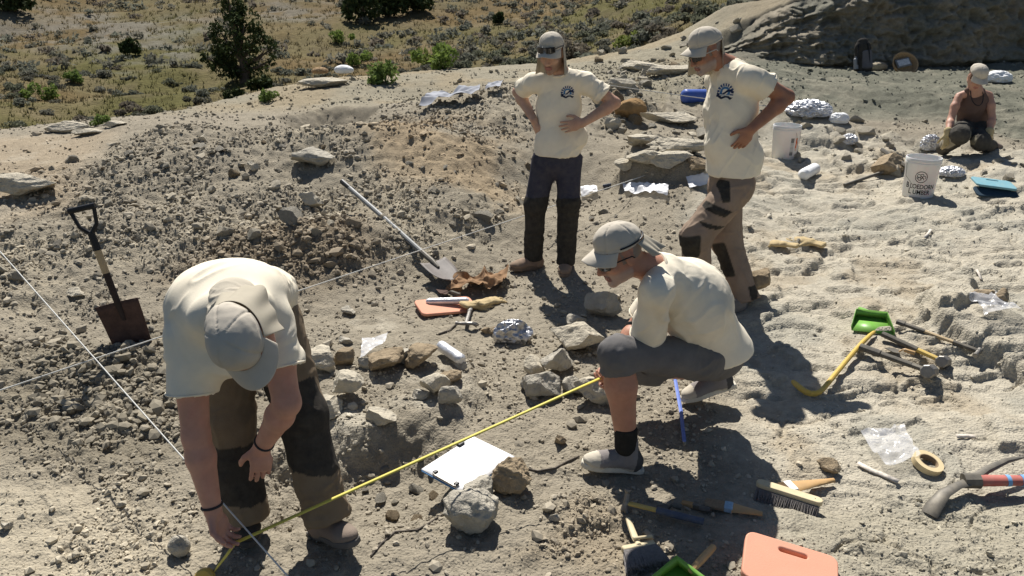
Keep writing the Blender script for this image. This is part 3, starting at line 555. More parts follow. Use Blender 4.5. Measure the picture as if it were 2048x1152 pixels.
# gravel and crumbs: too many to count
n = 230000; rng = np.random.default_rng(21); ga = rng.uniform(-.85, .85, n); gy = 1.7*(13.5/1.7)**rng.uniform(size=n); gx = ga*gy; w = masks(gx, gy)
pr = .38+.6*w['back']+.5*w['grit']+.75*w['heap']+.75*w['clod']+.5*w['soil']+.3*w['brown']; pr = pr*(1-.62*w['plat'])*(1-.7*w['path'])*(1+.35*w['front'])*(1-.4*w['grey'])
pr = pr*(.28+1.3*sstep(-.25, .3, fb2(gx*2.6, gy*2.6, 3, 61)))
ok = rng.uniform(size=n) < pr*.55; gx = gx[ok]; gy = gy[ok]; n = len(gx); gz = Hf(gx, gy); w = masks(gx, gy)
s = np.exp(rng.normal(math.log(.0052), .6, n))*np.sqrt(gy/3.)*(1+.2*w['heap']+.65*w['clod']+.3*w['brown'])*(1-.3*w['plat']); s = np.clip(s, .003, .05)
B, BF = ICO[1]; q = rng.normal(size=(n, 4)); q /= np.linalg.norm(q, axis=1)[:, None]; a, b, c, d = q.T
R = np.stack([1-2*(c*c+d*d), 2*(b*c-a*d), 2*(b*d+a*c), 2*(b*c+a*d), 1-2*(b*b+d*d), 2*(c*d-a*b), 2*(b*d-a*c), 2*(c*d+a*b), 1-2*(b*b+c*c)], -1).reshape(n, 3, 3)
V = B[None]*rng.uniform(.6, 1.25, (n, 12, 1))*rng.uniform(.5, 1.25, (n, 1, 3)); V = np.einsum('nij,nkj->nki', R, V)*s[:, None, None]*[1, 1, .75]
V = V+np.stack([gx, gy, gz+s*.25], -1)[:, None]; gc = soil_colour(gx, gy, gz); gc = gc*rng.uniform(.9, 1.45, n)[:, None]+.01
big = s*797/gy > 1.9      # pieces of more than a few pixels keep 20 faces, crumbs get 8
OV = np.array([[1, 0, 0], [-1, 0, 0], [0, 1, 0], [0, -1, 0], [0, 0, 1], [0, 0, -1.]]); OF_ = np.array([[0, 2, 4], [2, 1, 4], [1, 3, 4], [3, 0, 4], [2, 0, 5], [1, 2, 5], [3, 1, 5], [0, 3, 5]]); sm = ~big; m = int(sm.sum())
V8 = np.einsum('nij,nkj->nki', R[sm], OV[None]*rng.uniform(.7, 1.4, (m, 6, 1))*rng.uniform(.6, 1.2, (m, 1, 3)))*s[sm][:, None, None]+np.stack([gx, gy, gz+s*.25], -1)[sm][:, None]
V = V[big]; nb_ = len(V); F = (BF[None]+12*np.arange(nb_)[:, None, None]).reshape(-1, 3); F8 = (OF_[None]+6*np.arange(m)[:, None, None]).reshape(-1, 3)+12*nb_
GRAV = M('gravel', attr=True, rough=.95, var=.15, vs=40, spec=.1)
o = link('gravel', mesh_np('gravel', np.vstack([V.reshape(-1, 3), V8.reshape(-1, 3)]), np.vstack([F, F8]), np.vstack([np.repeat(gc[big], 12, 0), np.repeat(gc[sm], 6, 0)]), smooth=False), GRAV); tag(o, 'loose gravel and crumbs strewn over the dig floor', 'gravel', kind='stuff')
# ================================================================ PEOPLE: smooth implicit bodies and clothes turned into meshes
def nrm(v): v = np.asarray(v, float); return v/np.linalg.norm(v)
class Field:
    def __init__(s, res): s.res = res; s.ops = []
    def _push(s, fn, lo, hi, k, op): s.ops.append((fn, np.array(lo, float), np.array(hi, float), k, op)); return s
    def cone(s, a, b, ra, rb, k=.02, op='u'):
        a = np.array(a, float); b = np.array(b, float); ba = b-a; l2 = max(ba@ba, 1e-9); m = max(ra, rb)
        def fn(X, Y, Z):
            x = X-a[0]; y = Y-a[1]; z = Z-a[2]; t = np.clip((x*ba[0]+y*ba[1]+z*ba[2])/l2, 0, 1)
            return np.sqrt((x-t*ba[0])**2+(y-t*ba[1])**2+(z-t*ba[2])**2)-(ra+(rb-ra)*t)
        return s._push(fn, np.minimum(a, b)-m, np.maximum(a, b)+m, k, op)
    def chain(s, pts, rs, k=.02, op='u'):
        for i in range(len(pts)-1): s.cone(pts[i], pts[i+1], rs[i], rs[i+1], k, op)
        return s
    def ell(s, c, r, R=None, k=.02, op='u'):      # R rows = local axes
        c = np.array(c, float); r = np.array(r, float); R = np.eye(3) if R is None else np.array(R); m = np.sqrt(((R*r[:, None])**2).sum(0))
        def fn(X, Y, Z):
            x = X-c[0]; y = Y-c[1]; z = Z-c[2]; q = 0; g = 0
            for i in range(3):
                d = (x*R[i, 0]+y*R[i, 1]+z*R[i, 2])/r[i]; q = q+d*d; g = g+(d/r[i])**2
            q = np.sqrt(q); return q*(q-1)/np.maximum(np.sqrt(g), 1e-6)
        return s._push(fn, c-m, c+m, k, op)
    def econe(s, a, b, r1, r2, u, k=.03, op='u'):  # elliptic section: u = wide way; r=(wide, deep)
        a = np.array(a, float); b = np.array(b, float); ba = b-a; L = np.linalg.norm(ba); t_ = ba/L; u = np.array(u, float); u = nrm(u-(u@t_)*t_); w = np.cross(t_, u); m = max(r1+r2)
        def fn(X, Y, Z):
            x = X-a[0]; y = Y-a[1]; z = Z-a[2]; l = (x*t_[0]+y*t_[1]+z*t_[2]); t = np.clip(l/L, 0, 1); e = l-t*L
            rx = r1[0]+(r2[0]-r1[0])*t; ry = r1[1]+(r2[1]-r1[1])*t; pu = (x*u[0]+y*u[1]+z*u[2]); pw = (x*w[0]+y*w[1]+z*w[2]); mn = np.minimum(rx, ry)
            q = np.sqrt((pu/rx)**2+(pw/ry)**2+(e/mn)**2); g = np.sqrt((pu/rx**2)**2+(pw/ry**2)**2+(e/mn**2)**2); return q*(q-1)/np.maximum(g, 1e-6)
        return s._push(fn, np.minimum(a, b)-m, np.maximum(a, b)+m, k, op)
    def cut(s, p, n, k=.004, near=None, rad=.3):   # removes the side n points to (within rad of near)
        p = np.array(p, float); n = nrm(n)
        fn = lambda X, Y, Z: (X-p[0])*n[0]+(Y-p[1])*n[1]+(Z-p[2])*n[2]
        if near is None: return s._push(fn, [-99]*3, [99]*3, k, 'i')
        near = np.array(near, float)
        g = lambda X, Y, Z: np.maximum(-fn(X, Y, Z), np.sqrt((X-near[0])**2+(Y-near[1])**2+(Z-near[2])**2)-rad)
        return s._push(g, near-rad, near+rad, k, 's')
    def mesh(s):
        u = [o for o in s.ops if o[4] == 'u']; lo = np.min([o[1] for o in u], 0)-.03; hi = np.max([o[2] for o in u], 0)+.03
        n = np.ceil((hi-lo)/s.res).astype(int)+1; ax = [(lo[i]+s.res*np.arange(n[i])).astype(np.float32) for i in range(3)]; G = np.full(n, .08, np.float32)
        for fn, a, b, k, op in s.ops:
            pad = .035+k; i0 = np.clip(np.floor((a-pad-lo)/s.res).astype(int), 0, n); i1 = np.clip(np.ceil((b+pad-lo)/s.res).astype(int)+1, 0, n)
            if (i1 <= i0).any(): continue
            sl = tuple(slice(i0[j], i1[j]) for j in range(3)); d = fn(ax[0][sl[0]][:, None, None], ax[1][sl[1]][None, :, None], ax[2][sl[2]][None, None, :]).astype(np.float32)
            g = G[sl]
            if op == 'u': h = np.clip(k-np.abs(g-d), 0, None)/k; G[sl] = np.minimum(g, d)-h*h*k*.25
            elif op == 's': d = -d; h = np.clip(k-np.abs(g-d), 0, None)/k; G[sl] = np.maximum(g, d)+h*h*k*.25
            else: h = np.clip(k-np.abs(g-d), 0, None)/k; G[sl] = np.maximum(g, d)+h*h*k*.25
        return nets(G, lo, s.res)
def nets(G, lo, res):
    I = G < 0; c = np.zeros(np.array(G.shape)-1, np.int8)
    for dx in (0, 1):
        for dy in (0, 1):
            for dz in (0, 1): c += I[dx:dx+c.shape[0], dy:dy+c.shape[1], dz:dz+c.shape[2]]
    A = np.argwhere((c > 0) & (c < 8)); idx = np.full(c.shape, -1, np.int32); idx[tuple(A.T)] = np.arange(len(A))
    P = np.zeros((len(A), 3)); W = np.zeros(len(A)); cor = [(i, j, k) for i in (0, 1) for j in (0, 1) for k in (0, 1)]
    val = {q: G[tuple((A+q).T)] for q in cor}
    for q in cor:
        for d in range(3):
            if q[d]: continue
            e = list(q); e[d] = 1; e = tuple(e); a = val[q]; b = val[e]; m = (a < 0) != (b < 0); t = np.where(m, a/np.where(m, a-b, 1), 0)
            p = np.repeat(np.array(q, float)[None], len(A), 0); p[:, d] += t; P += p*m[:, None]; W += m
    V = (A+P/W[:, None])*res+lo; F = []
    for d in range(3):
        o = [0, 1, 2]; o.remove(d); s0 = [slice(None)]*3; s1 = [slice(None)]*3; s0[d] = slice(0, -1); s1[d] = slice(1, None); a = I[tuple(s0)]; b = I[tuple(s1)]
        E = np.argwhere(a != b); E = E[(E[:, o[0]] > 0) & (E[:, o[1]] > 0) & (E[:, o[0]] < c.shape[o[0]]) & (E[:, o[1]] < c.shape[o[1]])]
        fl = a[tuple(E.T)]; q = []
        for da, db in ((0, 0), (-1, 0), (-1, -1), (0, -1)):
            e = E.copy(); e[:, o[0]] += da; e[:, o[1]] += db; q.append(idx[tuple(e.T)])
        q = np.stack(q, -1); fl = fl if d != 1 else ~fl; q = np.where(fl[:, None], q, q[:, ::-1]); F.append(q)
    F = np.vstack(F); return V, F[(F >= 0).all(1)]
def vnorm(V, F):
    n = np.cross(V[F[:, 2]]-V[F[:, 0]], V[F[:, 3]]-V[F[:, 1]]); N = np.zeros_like(V)
    for i in range(4): np.add.at(N, F[:, i], n)
    return N/np.maximum(np.linalg.norm(N, axis=1), 1e-9)[:, None]
def folds(V, F, specs, seed=0):
    """cloth folds: specs = (amplitude, direction along the fold, across frequency, along frequency)"""
    N = vnorm(V, F); D = 0
    for i, (am, ax, fa, fl) in enumerate(specs):
        ax = nrm(ax); q = V@ax; U = V-q[:, None]*ax; P = U*fa+q[:, None]*ax*fl; P = P+.18*np.stack([fb3(V, 5, 2, seed+9+j) for j in range(3)], -1); mk = sstep(-.25, .3, fb3(V, 4.5, 2, seed+40+i))
        n = fb3(P, 1, 2, seed+i*3); D = D+am*mk*(.55*(1-2*np.abs(n))+.7*np.exp(-(n/.12)**2)-.35*np.exp(-((n-.22)/.10)**2))
    return V+N*D[:, None]
def basis(f, up=(0, 0, 1)):
    f = nrm(f); up = np.array(up, float); r = nrm(np.cross(f, up)); return np.array([r, f, np.cross(r, f)])   # rows right, forward, up
SKIN = M('skin', attr=True, rough=.55, var=.10, vs=30, bump=.25, bs=300, bd=.002, spec=.35, sub=.12)
CLOTH = M('cotton', attr=True, dust=.07, rough=.92, var=.05, vs=18, bump=.35, bs=240, bd=.002, spec=.1)
CANVAS = M('canvas', attr=True, dust=.13, rough=.95, var=.13, vs=14, bump=.5, bs=260, bd=.003, spec=.1)
CAPM = M('cap_fabric', (.52, .468, .385), rough=.95, var=.06, vs=20, bump=.3, bs=300, bd=.002, spec=.1)
LENS = M('dark_lens', (.012, .012, .014), rough=.12, var=0, spec=.6)
BLACK = M('black_plastic', (.015, .015, .016), rough=.45, var=0)
HAIR = M('hair', (.06, .045, .03), rough=.7, var=.4, vs=60)
def head_prims(f, c, B, neck, sc=1., beard=0):
    L = lambda x, y, z: c+sc*(x*B[0]+y*B[1]+z*B[2]); e = lambda p, r, k=.015, op='u': f.ell(L(*p), np.array(r)*sc, B, k, op)
    e((0, -.012, .035), (.074, .096, .084)); e((0, .028, -.035), (.058, .062, .085), .02)
    for s in (-1, 1):
        f.cone(L(.046*s, .005, -.06), L(.012*s, .070, -.100), .018*sc, .016*sc, .018); e((.044*s, .060, -.022), (.022, .02, .018), .02)
        e((.074*s, -.012, -.004), (.008, .021, .032), .008); e((.012*s, .095, -.040), (.009, .010, .008), .008)
    e((0, .075, -.103), (.02, .018, .018), .015); f.cone(L(0, .086, .012), L(0, .110, -.034), .008*sc, .012*sc, .012); f.cone(L(-.034, .079, .02), L(.034, .079, .02), .013*sc, .013*sc, .015)
    for s in (-1, 1): e((.030*s, .096, .002), (.016, .012, .010), .012, 's'); e((.030*s, .081, .001), (.0125, .0115, .0105), .003)
    e((0, .096, -.0705), (.020, .007, .0025), .003, 's'); f.cone(L(-.018, .0905, -.064), L(.018, .0905, -.064), .006*sc, .006*sc, .006); f.cone(L(-.015, .089, -.078), L(.015, .089, -.078), .007*sc, .007*sc, .006)
    f.cone(L(0, -.025, -.05), neck, .056*sc, .060*sc, .03)
def hand_prims(f, w, d, n, side, curl=(.35, .5, .4), spread=.0, sc=1., thumb=.6):
    """w wrist, d finger direction, n palm normal; side = +1: the thumb lies toward cross(d, n)"""
    d = nrm(d); n = np.array(n, float); n = nrm(n-(n@d)*d); s = np.cross(d, n)*side
    f.econe(w, w+d*.06*sc, (.026*sc, .019*sc), (.038*sc, .016*sc), s, .015); f.econe(w+d*.05*sc, w+d*.088*sc, (.038*sc, .016*sc), (.038*sc, .013*sc), s, .012)
    for i, (off, L, r) in enumerate(((.030, .068, .0088), (.010, .078, .0092), (-.010, .072, .0088), (-.029, .056, .0078))):
        p = w+d*(.088-.004*abs(i-1))*sc+s*off*sc; ang = 0; q = nrm(d+s*spread*off*12)
        for j, (fr, cu) in enumerate(zip((.45, .31, .24), curl)):
            ang += cu*(1+.12*(i-1.5)); v = q*math.cos(ang)+n*math.sin(ang); p2 = p+v*L*fr*sc; f.cone(p, p2, r*sc*(1-.08*j), r*sc*(1-.08*(j+1)), .004); p = p2
    p = w+d*.022*sc+s*.026*sc+n*.006; v1 = nrm(d*.7+s*.75+n*thumb*.5); p1 = p+v1*.042*sc; v2 = nrm(d*.9+s*.35+n*thumb); p2 = p1+v2*.030*sc; v3 = nrm(d*1.+s*.05+n*thumb*1.2)
    f.cone(p, p1, .016*sc, .0115*sc, .012); f.cone(p1, p2, .0112*sc, .0100*sc, .005); f.cone(p2, p2+v3*.024*sc, .0100*sc, .0082*sc, .004)
def skin_cols(V, c, B, tone, lips, stub=0, greyb=(.2, .17, .15)):
    L = (V-c)@B.T; col = np.tile(np.array(tone), (len(V), 1)); k_ = fb3(V, 14, 4, 3); col *= (1+.16*k_)[:, None]; col[:, 1:] *= (1-.10*np.clip(fb3(V, 28, 3, 9)+.1, 0, 1))[:, None]; face = np.linalg.norm(L, axis=1) < .17
    m = face & (np.abs(L[:, 0]) < .024) & (L[:, 1] > .07) & (np.abs(L[:, 2]+.071) < .013); col[m] = lips
    m = face & (L[:, 1] > .055) & (np.abs(L[:, 2]-.020) < .007) & (np.abs(np.abs(L[:, 0])-.032) < .020); col[m] = col[m]*.35+np.array(greyb)*.15
    if stub:
        w = (face & (L[:, 1] > -.01)).astype(float)*sstep(-.035, -.06, L[:, 2])*(1-m)*stub*sstep(-.13, -.115, L[:, 2]); w[(np.abs(L[:, 0]) < .022) & (np.abs(L[:, 2]+.071) < .011)] = 0
        col = col*(1-w[:, None])+np.array(greyb)*w[:, None]
    m = face & (L[:, 1] < .035) & (L[:, 2] > -.02) & (np.abs(L[:, 0]) < .082) & ~((np.abs(L[:, 0]) > .071) & (L[:, 1] > -.04)) ; w = m & ((L[:, 1] < .02)); col[w] = np.array(greyb)*.55
    return col
def cap(par, c, B, flap=None, sc=1., tilt=0., seed=0, strap=False):
    """sun cap: crown, curved visor, optional neck flap. c, B = head centre and axes (rows right, forward, up)"""
    sc = sc*.95; ct, st = math.cos(tilt), math.sin(tilt); r, fw, up = B; f2 = fw*ct-up*st; u2 = up*ct+fw*st; A = np.array([r, f2, u2]); o = c+u2*.056*sc-f2*.004
    L = lambda x, y, z: o+sc*(x*A[0]+y*A[1]+z*A[2])
    rx, ry, rz = .087, .110, .083
    fld = Field(.0045); fld.ell(L(0, -.004, 0), np.array([rx, ry, rz])*sc, A, .01); fld.ell(L(0, .02, .042), np.array([.066, .072, .047])*sc, A, .03); fld.cut(L(0, 0, -.012), -u2, .006)
    fld.ell(L(0, -.004, -.02), np.array([rx-.007, ry-.007, rz*.6])*sc, A, .004, 's'); V, F = fld.mesh()
    Lc = (V-o)@A.T; th = np.arctan2(Lc[:, 0], Lc[:, 1]); N = vnorm(V, F)
    seam = sum(np.exp(-((np.abs(((th-t+math.pi) % (2*math.pi))-math.pi)*.09)/.004)**2) for t in (-.62, .62, 2.2, -2.2, math.pi)); band = np.exp(-((Lc[:, 2]-.006)/.004)**2)
    V = V+N*(-.0035*seam-.0028*band+.006*fb3(V, 13, 3, seed)+.002*fb3(V, 35, 2, seed+2))[:, None]
    cap_o = link('cap', mesh_np('cap', V, F), CAPM, par)
    mb = MB()
    def vis(u, v):
        t = (u-.5)*2*1.22; e = math.cos(t*.95)**.55 if abs(t) < 1.6 else 0; ln = .072*e; k = v
        x = math.sin(t)*(rx+.001)*(1-.02*k)+math.sin(t)*ln*.28*k; y = math.cos(t)*(ry-.002)-.004+ln*k*(.55+.45*math.cos(t)); z = -.006-.012*k*abs(math.sin(t))*2.2-.010*k*k-.022*(math.sin(t)**2)*k
        return L(x, y, z)
    mb.grid(vis, 25, 8); mb.build('visor', CAPM, cap_o, solid=.0035, sub=1)
    if strap:
        mb = MB(); mb.tube([L(math.sin(t)*(rx+.001), math.cos(t)*(ry+.001)-.004, .004) for t in np.linspace(1.3, 2*math.pi-1.3, 20)], .0035, 6); mb.build('strap', BLACK, cap_o)
    if flap:
        t0, t1, ln, out, swing, gat = flap; mb = MB(); sw = np.array(swing, float)
        def fl(u, v):
            t = t0+(t1-t0)*u; wv = .012*math.sin(u*gat*2.1+.6)*v+.007*math.sin(u*gat*4.7+2)*v; k = (1+out*v); l = ln*v*(1-.12*math.cos(u*2*math.pi*1.0))
            p = L(math.sin(t)*(rx+.003)*k+wv*math.sin(t), math.cos(t)*(ry+.003)*k-.004+wv*math.cos(t), -.004); 
            return p+sw*l
        mb.grid(fl, 40, 14); mb.build('neck_flap', M('flap_fabric', (.52, .47, .37), rough=.95, var=.05, vs=20, spec=.1, thin=.25), cap_o, solid=.002, sub=1)
    return cap_o
def glasses(par, c, B, up=0., fwd=0., sc=1., frame_m=None, tilt=0.):
    ct, st = math.cos(tilt), math.sin(tilt); r, f0, u0 = B; f = f0*ct+u0*st; u = u0*ct-f0*st
    L = lambda x, y, z: c+sc*(x*r+(y+fwd)*f+(z+up)*u); g = thing_part('sunglasses', par)
    for s in (-1, 1):
        mb = MB(); mb.grid(lambda a, b: L(s*(.008+.056*a), .106-.030*a*a, .003+(.5-b)*(.046-.012*a*a)), 9, 6); mb.build('lens', LENS, g, solid=.003, sub=1)
        mb = MB(); mb.tube([L(s*.064, .078, .012), L(s*.076, .04, .012), L(s*.081, -.02, .008), L(s*.080, -.03, -.004)], .0028, 6); mb.build('temple', frame_m or BLACK, g)
    mb = MB(); mb.tube([L(-.064, .077, .022), L(-.035, .100, .0235), L(0, .109, .021), L(.035, .100, .0235), L(.064, .077, .022)], .0026, 6); mb.build('brow_bar', frame_m or BLACK, g); return g
def thing_part(name, par):
    o = bpy.data.objects.new(name, None); COL.objects.link(o); o.parent = par; o.empty_display_size = .02; return o
def shoe(par, ank, toe, heelz, cols, name='boot', hi=.07, lift=0., sole=(.30, .27, .22)):
    """ank: ankle joint, toe: tip at sole height"""
    ank = np.array(ank, float); toe = np.array(toe, float); d = toe-ank; d2 = np.array([d[0], d[1], 0]); 
    f = nrm(toe-np.array([ank[0], ank[1], heelz])); up = np.array([0, 0, 1.]); r = nrm(np.cross(f, up)); up = np.cross(r, f); heel = toe-f*.285
    P = lambda x, y, z: heel+x*r+y*f+z*up; o = thing_part(name, par)
    fl = Field(.005); fl.econe(P(0, .045, .05), P(0, .045, .02), (.036, .045), (.036, .045), r, .02); fl.econe(P(0, .05, .045), P(.0, .19, .042), (.036, .034), (.045, .034), r, .03); fl.ell(P(.0, .222, .036), (.043, .056, .030), np.array([r, f, up]), .03)
    fl.cone(P(0, .075, .07), P(0, .16, .058), .034, .026, .03); fl.cone(P(0, .06, .06), ank+up*hi*.6, .040, .043, .03); fl.cut(P(0, 0, .012), -up, .004); V, F = fl.mesh()
    V = folds(V, F, [(.0025, r, 30, 10)], 5); Lc = (V-heel)@np.array([r, f, up]).T; c = np.tile(np.array(cols[0]), (len(V), 1)); c[(Lc[:, 1] > .215) | (Lc[:, 2] < .028)] = cols[1]; c[(Lc[:, 1] < .05)] = cols[2]
    u = link('upper', mesh_np('upper', V, F, c), CANVAS, o)
    pr = [(-.036, .0), (-.034, -.006), (0, -.012), (.034, -.006), (.037, .02), (.034, .10), (.045, .18), (.046, .225), (.030, .272), (0, .284), (-.030, .268), (-.044, .22), (-.042, .17), (-.034, .1), (-.037, .03)]
    Mx = Matrix((tuple(r)+(0,), tuple(f)+(0,), tuple(up)+(0,), (0, 0, 0, 1))).transposed(); Mx.translation = Vector(heel)
    mb = MB(); mb.prism(pr, 0, .026, Mx); mb.build('sole', M('sole_%d' % int(sole[0]*1000), sole, rough=.9, var=.15, vs=30), o, bevel=.005)
    mb = MB()
    for i in range(5):
        y = .095+.021*i; z = .116-.012*i; mb.tube([P(-.022, y, z-.010), P(-.008, y+.006, z+.002), P(.008, y+.010, z+.002), P(.022, y+.004, z-.010)], .0028, 5)
    mb.build('lace', M('lace', (.35, .32, .29), var=0), o); return o
def garment(par, name, f, colfn, specs, seed, mat=None, n_open=None):
    V, F = f.mesh(); V = folds(V, F, specs, seed); return link(name, mesh_np(name, V, F, colfn(V)), mat or CLOTH, par)
def leg_field(f, hip, knee, ank, r, k=.03):
    f.chain([hip, knee, ank], r, k)
CREAM = np.array([.82, .74, .585])
def shirt_cols(V):
    d = sstep(.12, .5, fb3(V, 5, 4, 18))[:, None]*.22; return CREAM*(1+.04*fb3(V, 6, 3, 8))[:, None]*(1-d)+np.array([.46, .38, .27])*d
def logo(par, shirt, pos, n_dir, up, size):
    """round chest print laid on the shirt: dark wave and beast shape under an arc of letters"""
    me = shirt.data; from mathutils.bvhtree import BVHTree
    bv = BVHTree.FromPolygons([v.co for v in me.vertices], [p.vertices for p in me.polygons]); n = nrm(n_dir); u = nrm(np.array(up)-np.dot(up, n)*n); r = np.cross(u, n); K = 46; V = []; C = []
    for i in range(K):
        for j in range(K):
            a = (i/(K-1)-.5)*2; b = (j/(K-1)-.5)*2; p = np.array(pos)+size*(a*r+b*u); h = bv.ray_cast(Vector(p+n*.15), Vector(-n)); q = np.array(h[0]) if h[0] is not None else p; V.append(q+n*.0025)
            rr = math.hypot(a, b); ang = math.atan2(b, a); c = tuple(CREAM)
            if b > -.25 and .62 < rr < .95 and (math.sin(ang*17) > -.55): c = (.02, .06, .16)
            if rr < .60 and b > -.25 and (a*a+(b-.05)**2 > .10): c = (.045, .16, .32)
            if abs(b+.05-.28*math.sin(a*3.2)) < .13 and abs(a) < .9: c = (.01, .02, .06)
            if abs(b+.50-.10*math.sin(a*6)) < .13 and -.95 < a < 1.: c = (.01, .02, .05)
            if abs(b+.30) < .06 and abs(a) < .55: c = (.55, .55, .5)
            C.append(c)
    keep = lambda i, j: (((i+.5)/(K-1)-.5)*2)**2*.95+((((j+.5)/(K-1)-.5)*2))**2*.95 < 1.
    F = [(i*K+j, (i+1)*K+j, (i+1)*K+j+1, i*K+j+1) for i in range(K-1) for j in range(K-1) if keep(i, j)]
    o = link('chest_print', mesh_np('chest_print', V, F, C), CLOTH, shirt); o['label'] = 'dark blue round print on the chest'; return o
def wristband(par, a, b, t, r, col, name='wristband', w=.009):
    p = np.array(a)+(np.array(b)-np.array(a))*t; d = nrm(np.array(b)-np.array(a)); q = nrm(np.cross(d, (.3, .5, .8))); s = np.cross(d, q); mb = MB()
    mb.tube([p+r*(math.cos(w_)*q+math.sin(w_)*s) for w_ in np.linspace(0, 2*math.pi, 25)], w*.5, 6, 1.); return mb.build(name, M('band_'+name, col, rough=.6, var=.2, vs=90), par)
TAN = (.40, .225, .145); PALE = (.48, .295, .205); LIPS = (.33, .14, .11)
def P_(d): return {k: at(*v) for k, v in d.items()}
def person(label, base): return thing('person', label, 'person', None, None)

def torso_shirt(f, J, fr, wide=(.172, .178, .168), deep=(.118, .125, .125), sl=.62, rs=(.078, .088), hem=None, hollow=True):
    """fr: rows right(person's left->right is image dependent), forward, up of the torso"""
    u = J['shL']-J['shR']; 
    f.econe(J['pelvis'], J['chest'], (wide[2], deep[2]), (wide[1], deep[1]), u, .05); f.econe(J['chest'], J['neck']-(J['neck']-J['chest'])*.22, (wide[1], deep[1]), (wide[0]*.80, deep[0]*.80), u, .06)
    for s in 'LR':
        sh, el = J['sh'+s], J['el'+s]; e = sh+(el-sh)*sl; mid = (J['neck']+J['chest']*.25)/1.25
        f.cone(J['neck']+(sh-J['neck'])*.30-(J['neck']-J['chest'])*.05, sh-(J['neck']-J['chest'])*.06, .058, .062, .05); f.cone(sh+(el-sh)*.04-(J['neck']-J['chest'])*.04, e+(el-sh)*.15, rs[0], rs[1], .05)
    for s in 'LR':
        sh, el = J['sh'+s], J['el'+s]; e = sh+(el-sh)*sl; f.cut(e, el-sh, .004, near=e+nrm(el-sh)*.10, rad=.125)
        if hollow: f.cone(e-(el-sh)*.10, e+(el-sh)*.4, rs[0]*.55, rs[1]-.012, .004, 's')
    return f
def trims(sh_o, J, hc, sl, rs, collar=True):
    def ring(name, c, n, rx, ry, u, th):
        n = nrm(n); u = nrm(np.array(u)-np.dot(u, n)*n); w = np.cross(n, u); mb = MB(); mb.tube([c+rx*math.cos(t)*u+ry*math.sin(t)*w for t in np.linspace(0, 2*math.pi, 33)], th, 6); mb.build(name, M('rib_cotton', tuple(CREAM*.95), rough=.95, var=.05), sh_o)
    if collar: ring('collar', J['neck']+(hc-J['neck'])*.10, (hc-J['neck'])*.6+(J['neck']-J['chest'])*.6, .074, .070, J['shL']-J['shR'], .0075)
    for s in 'LR':
        sh, el = J['sh'+s], J['el'+s]; e = sh+(el-sh)*(sl-.01)+0; r = rs[0]+(rs[1]-rs[0])*(sl-.04)/(sl+.11); ring('sleeve_hem', e, el-sh, r+.001, r+.001, (J['neck']-J['chest']), .0035)
def arms_body(f, J, r=(.050, .044, .040, .034, .027)):
    for s in 'LR':
        sh, el, wr = J['sh'+s], J['el'+s], J['wr'+s]; f.cone(sh+(el-sh)*.16-(J['neck']-J['chest'])*.05, sh+(el-sh)*.5, r[0]-.008, r[1]+.002, .02); f.cone(sh+(el-sh)*.5, el, r[1]+.002, r[2]-.002, .02); m = el+(wr-el)*.28; f.cone(el, m, r[2]-.003, r[2]+.001, .02); f.cone(m, wr, r[2]+.001, r[4], .02)
def core_body(f, J, legs=''):
    u = J['shL']-J['shR']; f.econe(J['pelvis'] if legs else J['pelvis']*.4+J['chest']*.6, J['chest'], (.13, .085), (.135, .085), u, .04); f.econe(J['chest'], J['neck'], (.13, .085), (.065, .06), u, .05)
    for s in 'LR': f.cone(J['neck']-(J['neck']-J['chest'])*.1, J['sh'+s]-(J['neck']-J['chest'])*.12, .040, .036, .04)
    for s in legs:
        f.chain([J['hip'+s], J['knee'+s], J['ank'+s]], [.07, .045, .034], .03); f.cone(J['ank'+s], J['ank'+s]+np.array([0, 0, -.03]), .034, .03, .02)
# ---------------------------------------------------------------- man in cream shirt and navy trousers, hands on hips
def trousers(par, J, colfn, r=(.098, .078, .064), seat=.125, seed=0, specs=None, cutank=True, name='trousers', extra=None, seatdeep=.115):
    f = Field(.0076); u = J['hipL']-J['hipR']; c = (J['hipL']+J['hipR'])/2; f.econe(c, J['pelvis'], (seat+.015, seatdeep), (seat+.01, seatdeep-.01), u, .04)
    for s in 'LR':
        h, k, a = J['hip'+s], J['knee'+s], J['ank'+s]; f.cone(h, k, r[0], r[1], .035); f.cone(k, a, r[1], r[2], .03); f.cone(a, a-nrm(k-a)*.03, r[2], r[2]+.006, .02)
        kk = nrm(nrm(k-h)+nrm(k-a)+1e-6); f.ell(k+kk*.012, (r[1]*.9,)*3, None, .03)
    if extra: extra(f)
    for s in 'LR':
        k, a = J['knee'+s], J['ank'+s]; d = nrm(a-k); f.cut(a+d*.035, d, .004, near=a+d*.09, rad=.11); f.cone(a-d*.03, a+d*.1, .03, r[2]-.008, .003, 's')
    return garment(par, name, f, colfn, specs or [(.006, (0, 0, 1), 14, 5), (.005, (1, 0, .2), 16, 6), (.002, (.3, .2, 1), 34, 12)], seed, CANVAS)
def spots(V, col, lst, base_seed=0):
    for q_ in lst:
        p, r, c = q_[:3]; w = q_[3] if len(q_) > 3 else 0; q = V-np.array(p); x = q[:, 0]*math.cos(w)+q[:, 2]*math.sin(w); z = -q[:, 0]*math.sin(w)+q[:, 2]*math.cos(w); q = np.stack([x/r[0]*(1-.25*z/r[2]), q[:, 1]/r[1], z/r[2]], 1); m = sstep(1.2, .8, (np.abs(q)**7).sum(1)**.5)[:, None]; col[:] = col*(1-m)+np.array(c)*m
    return col
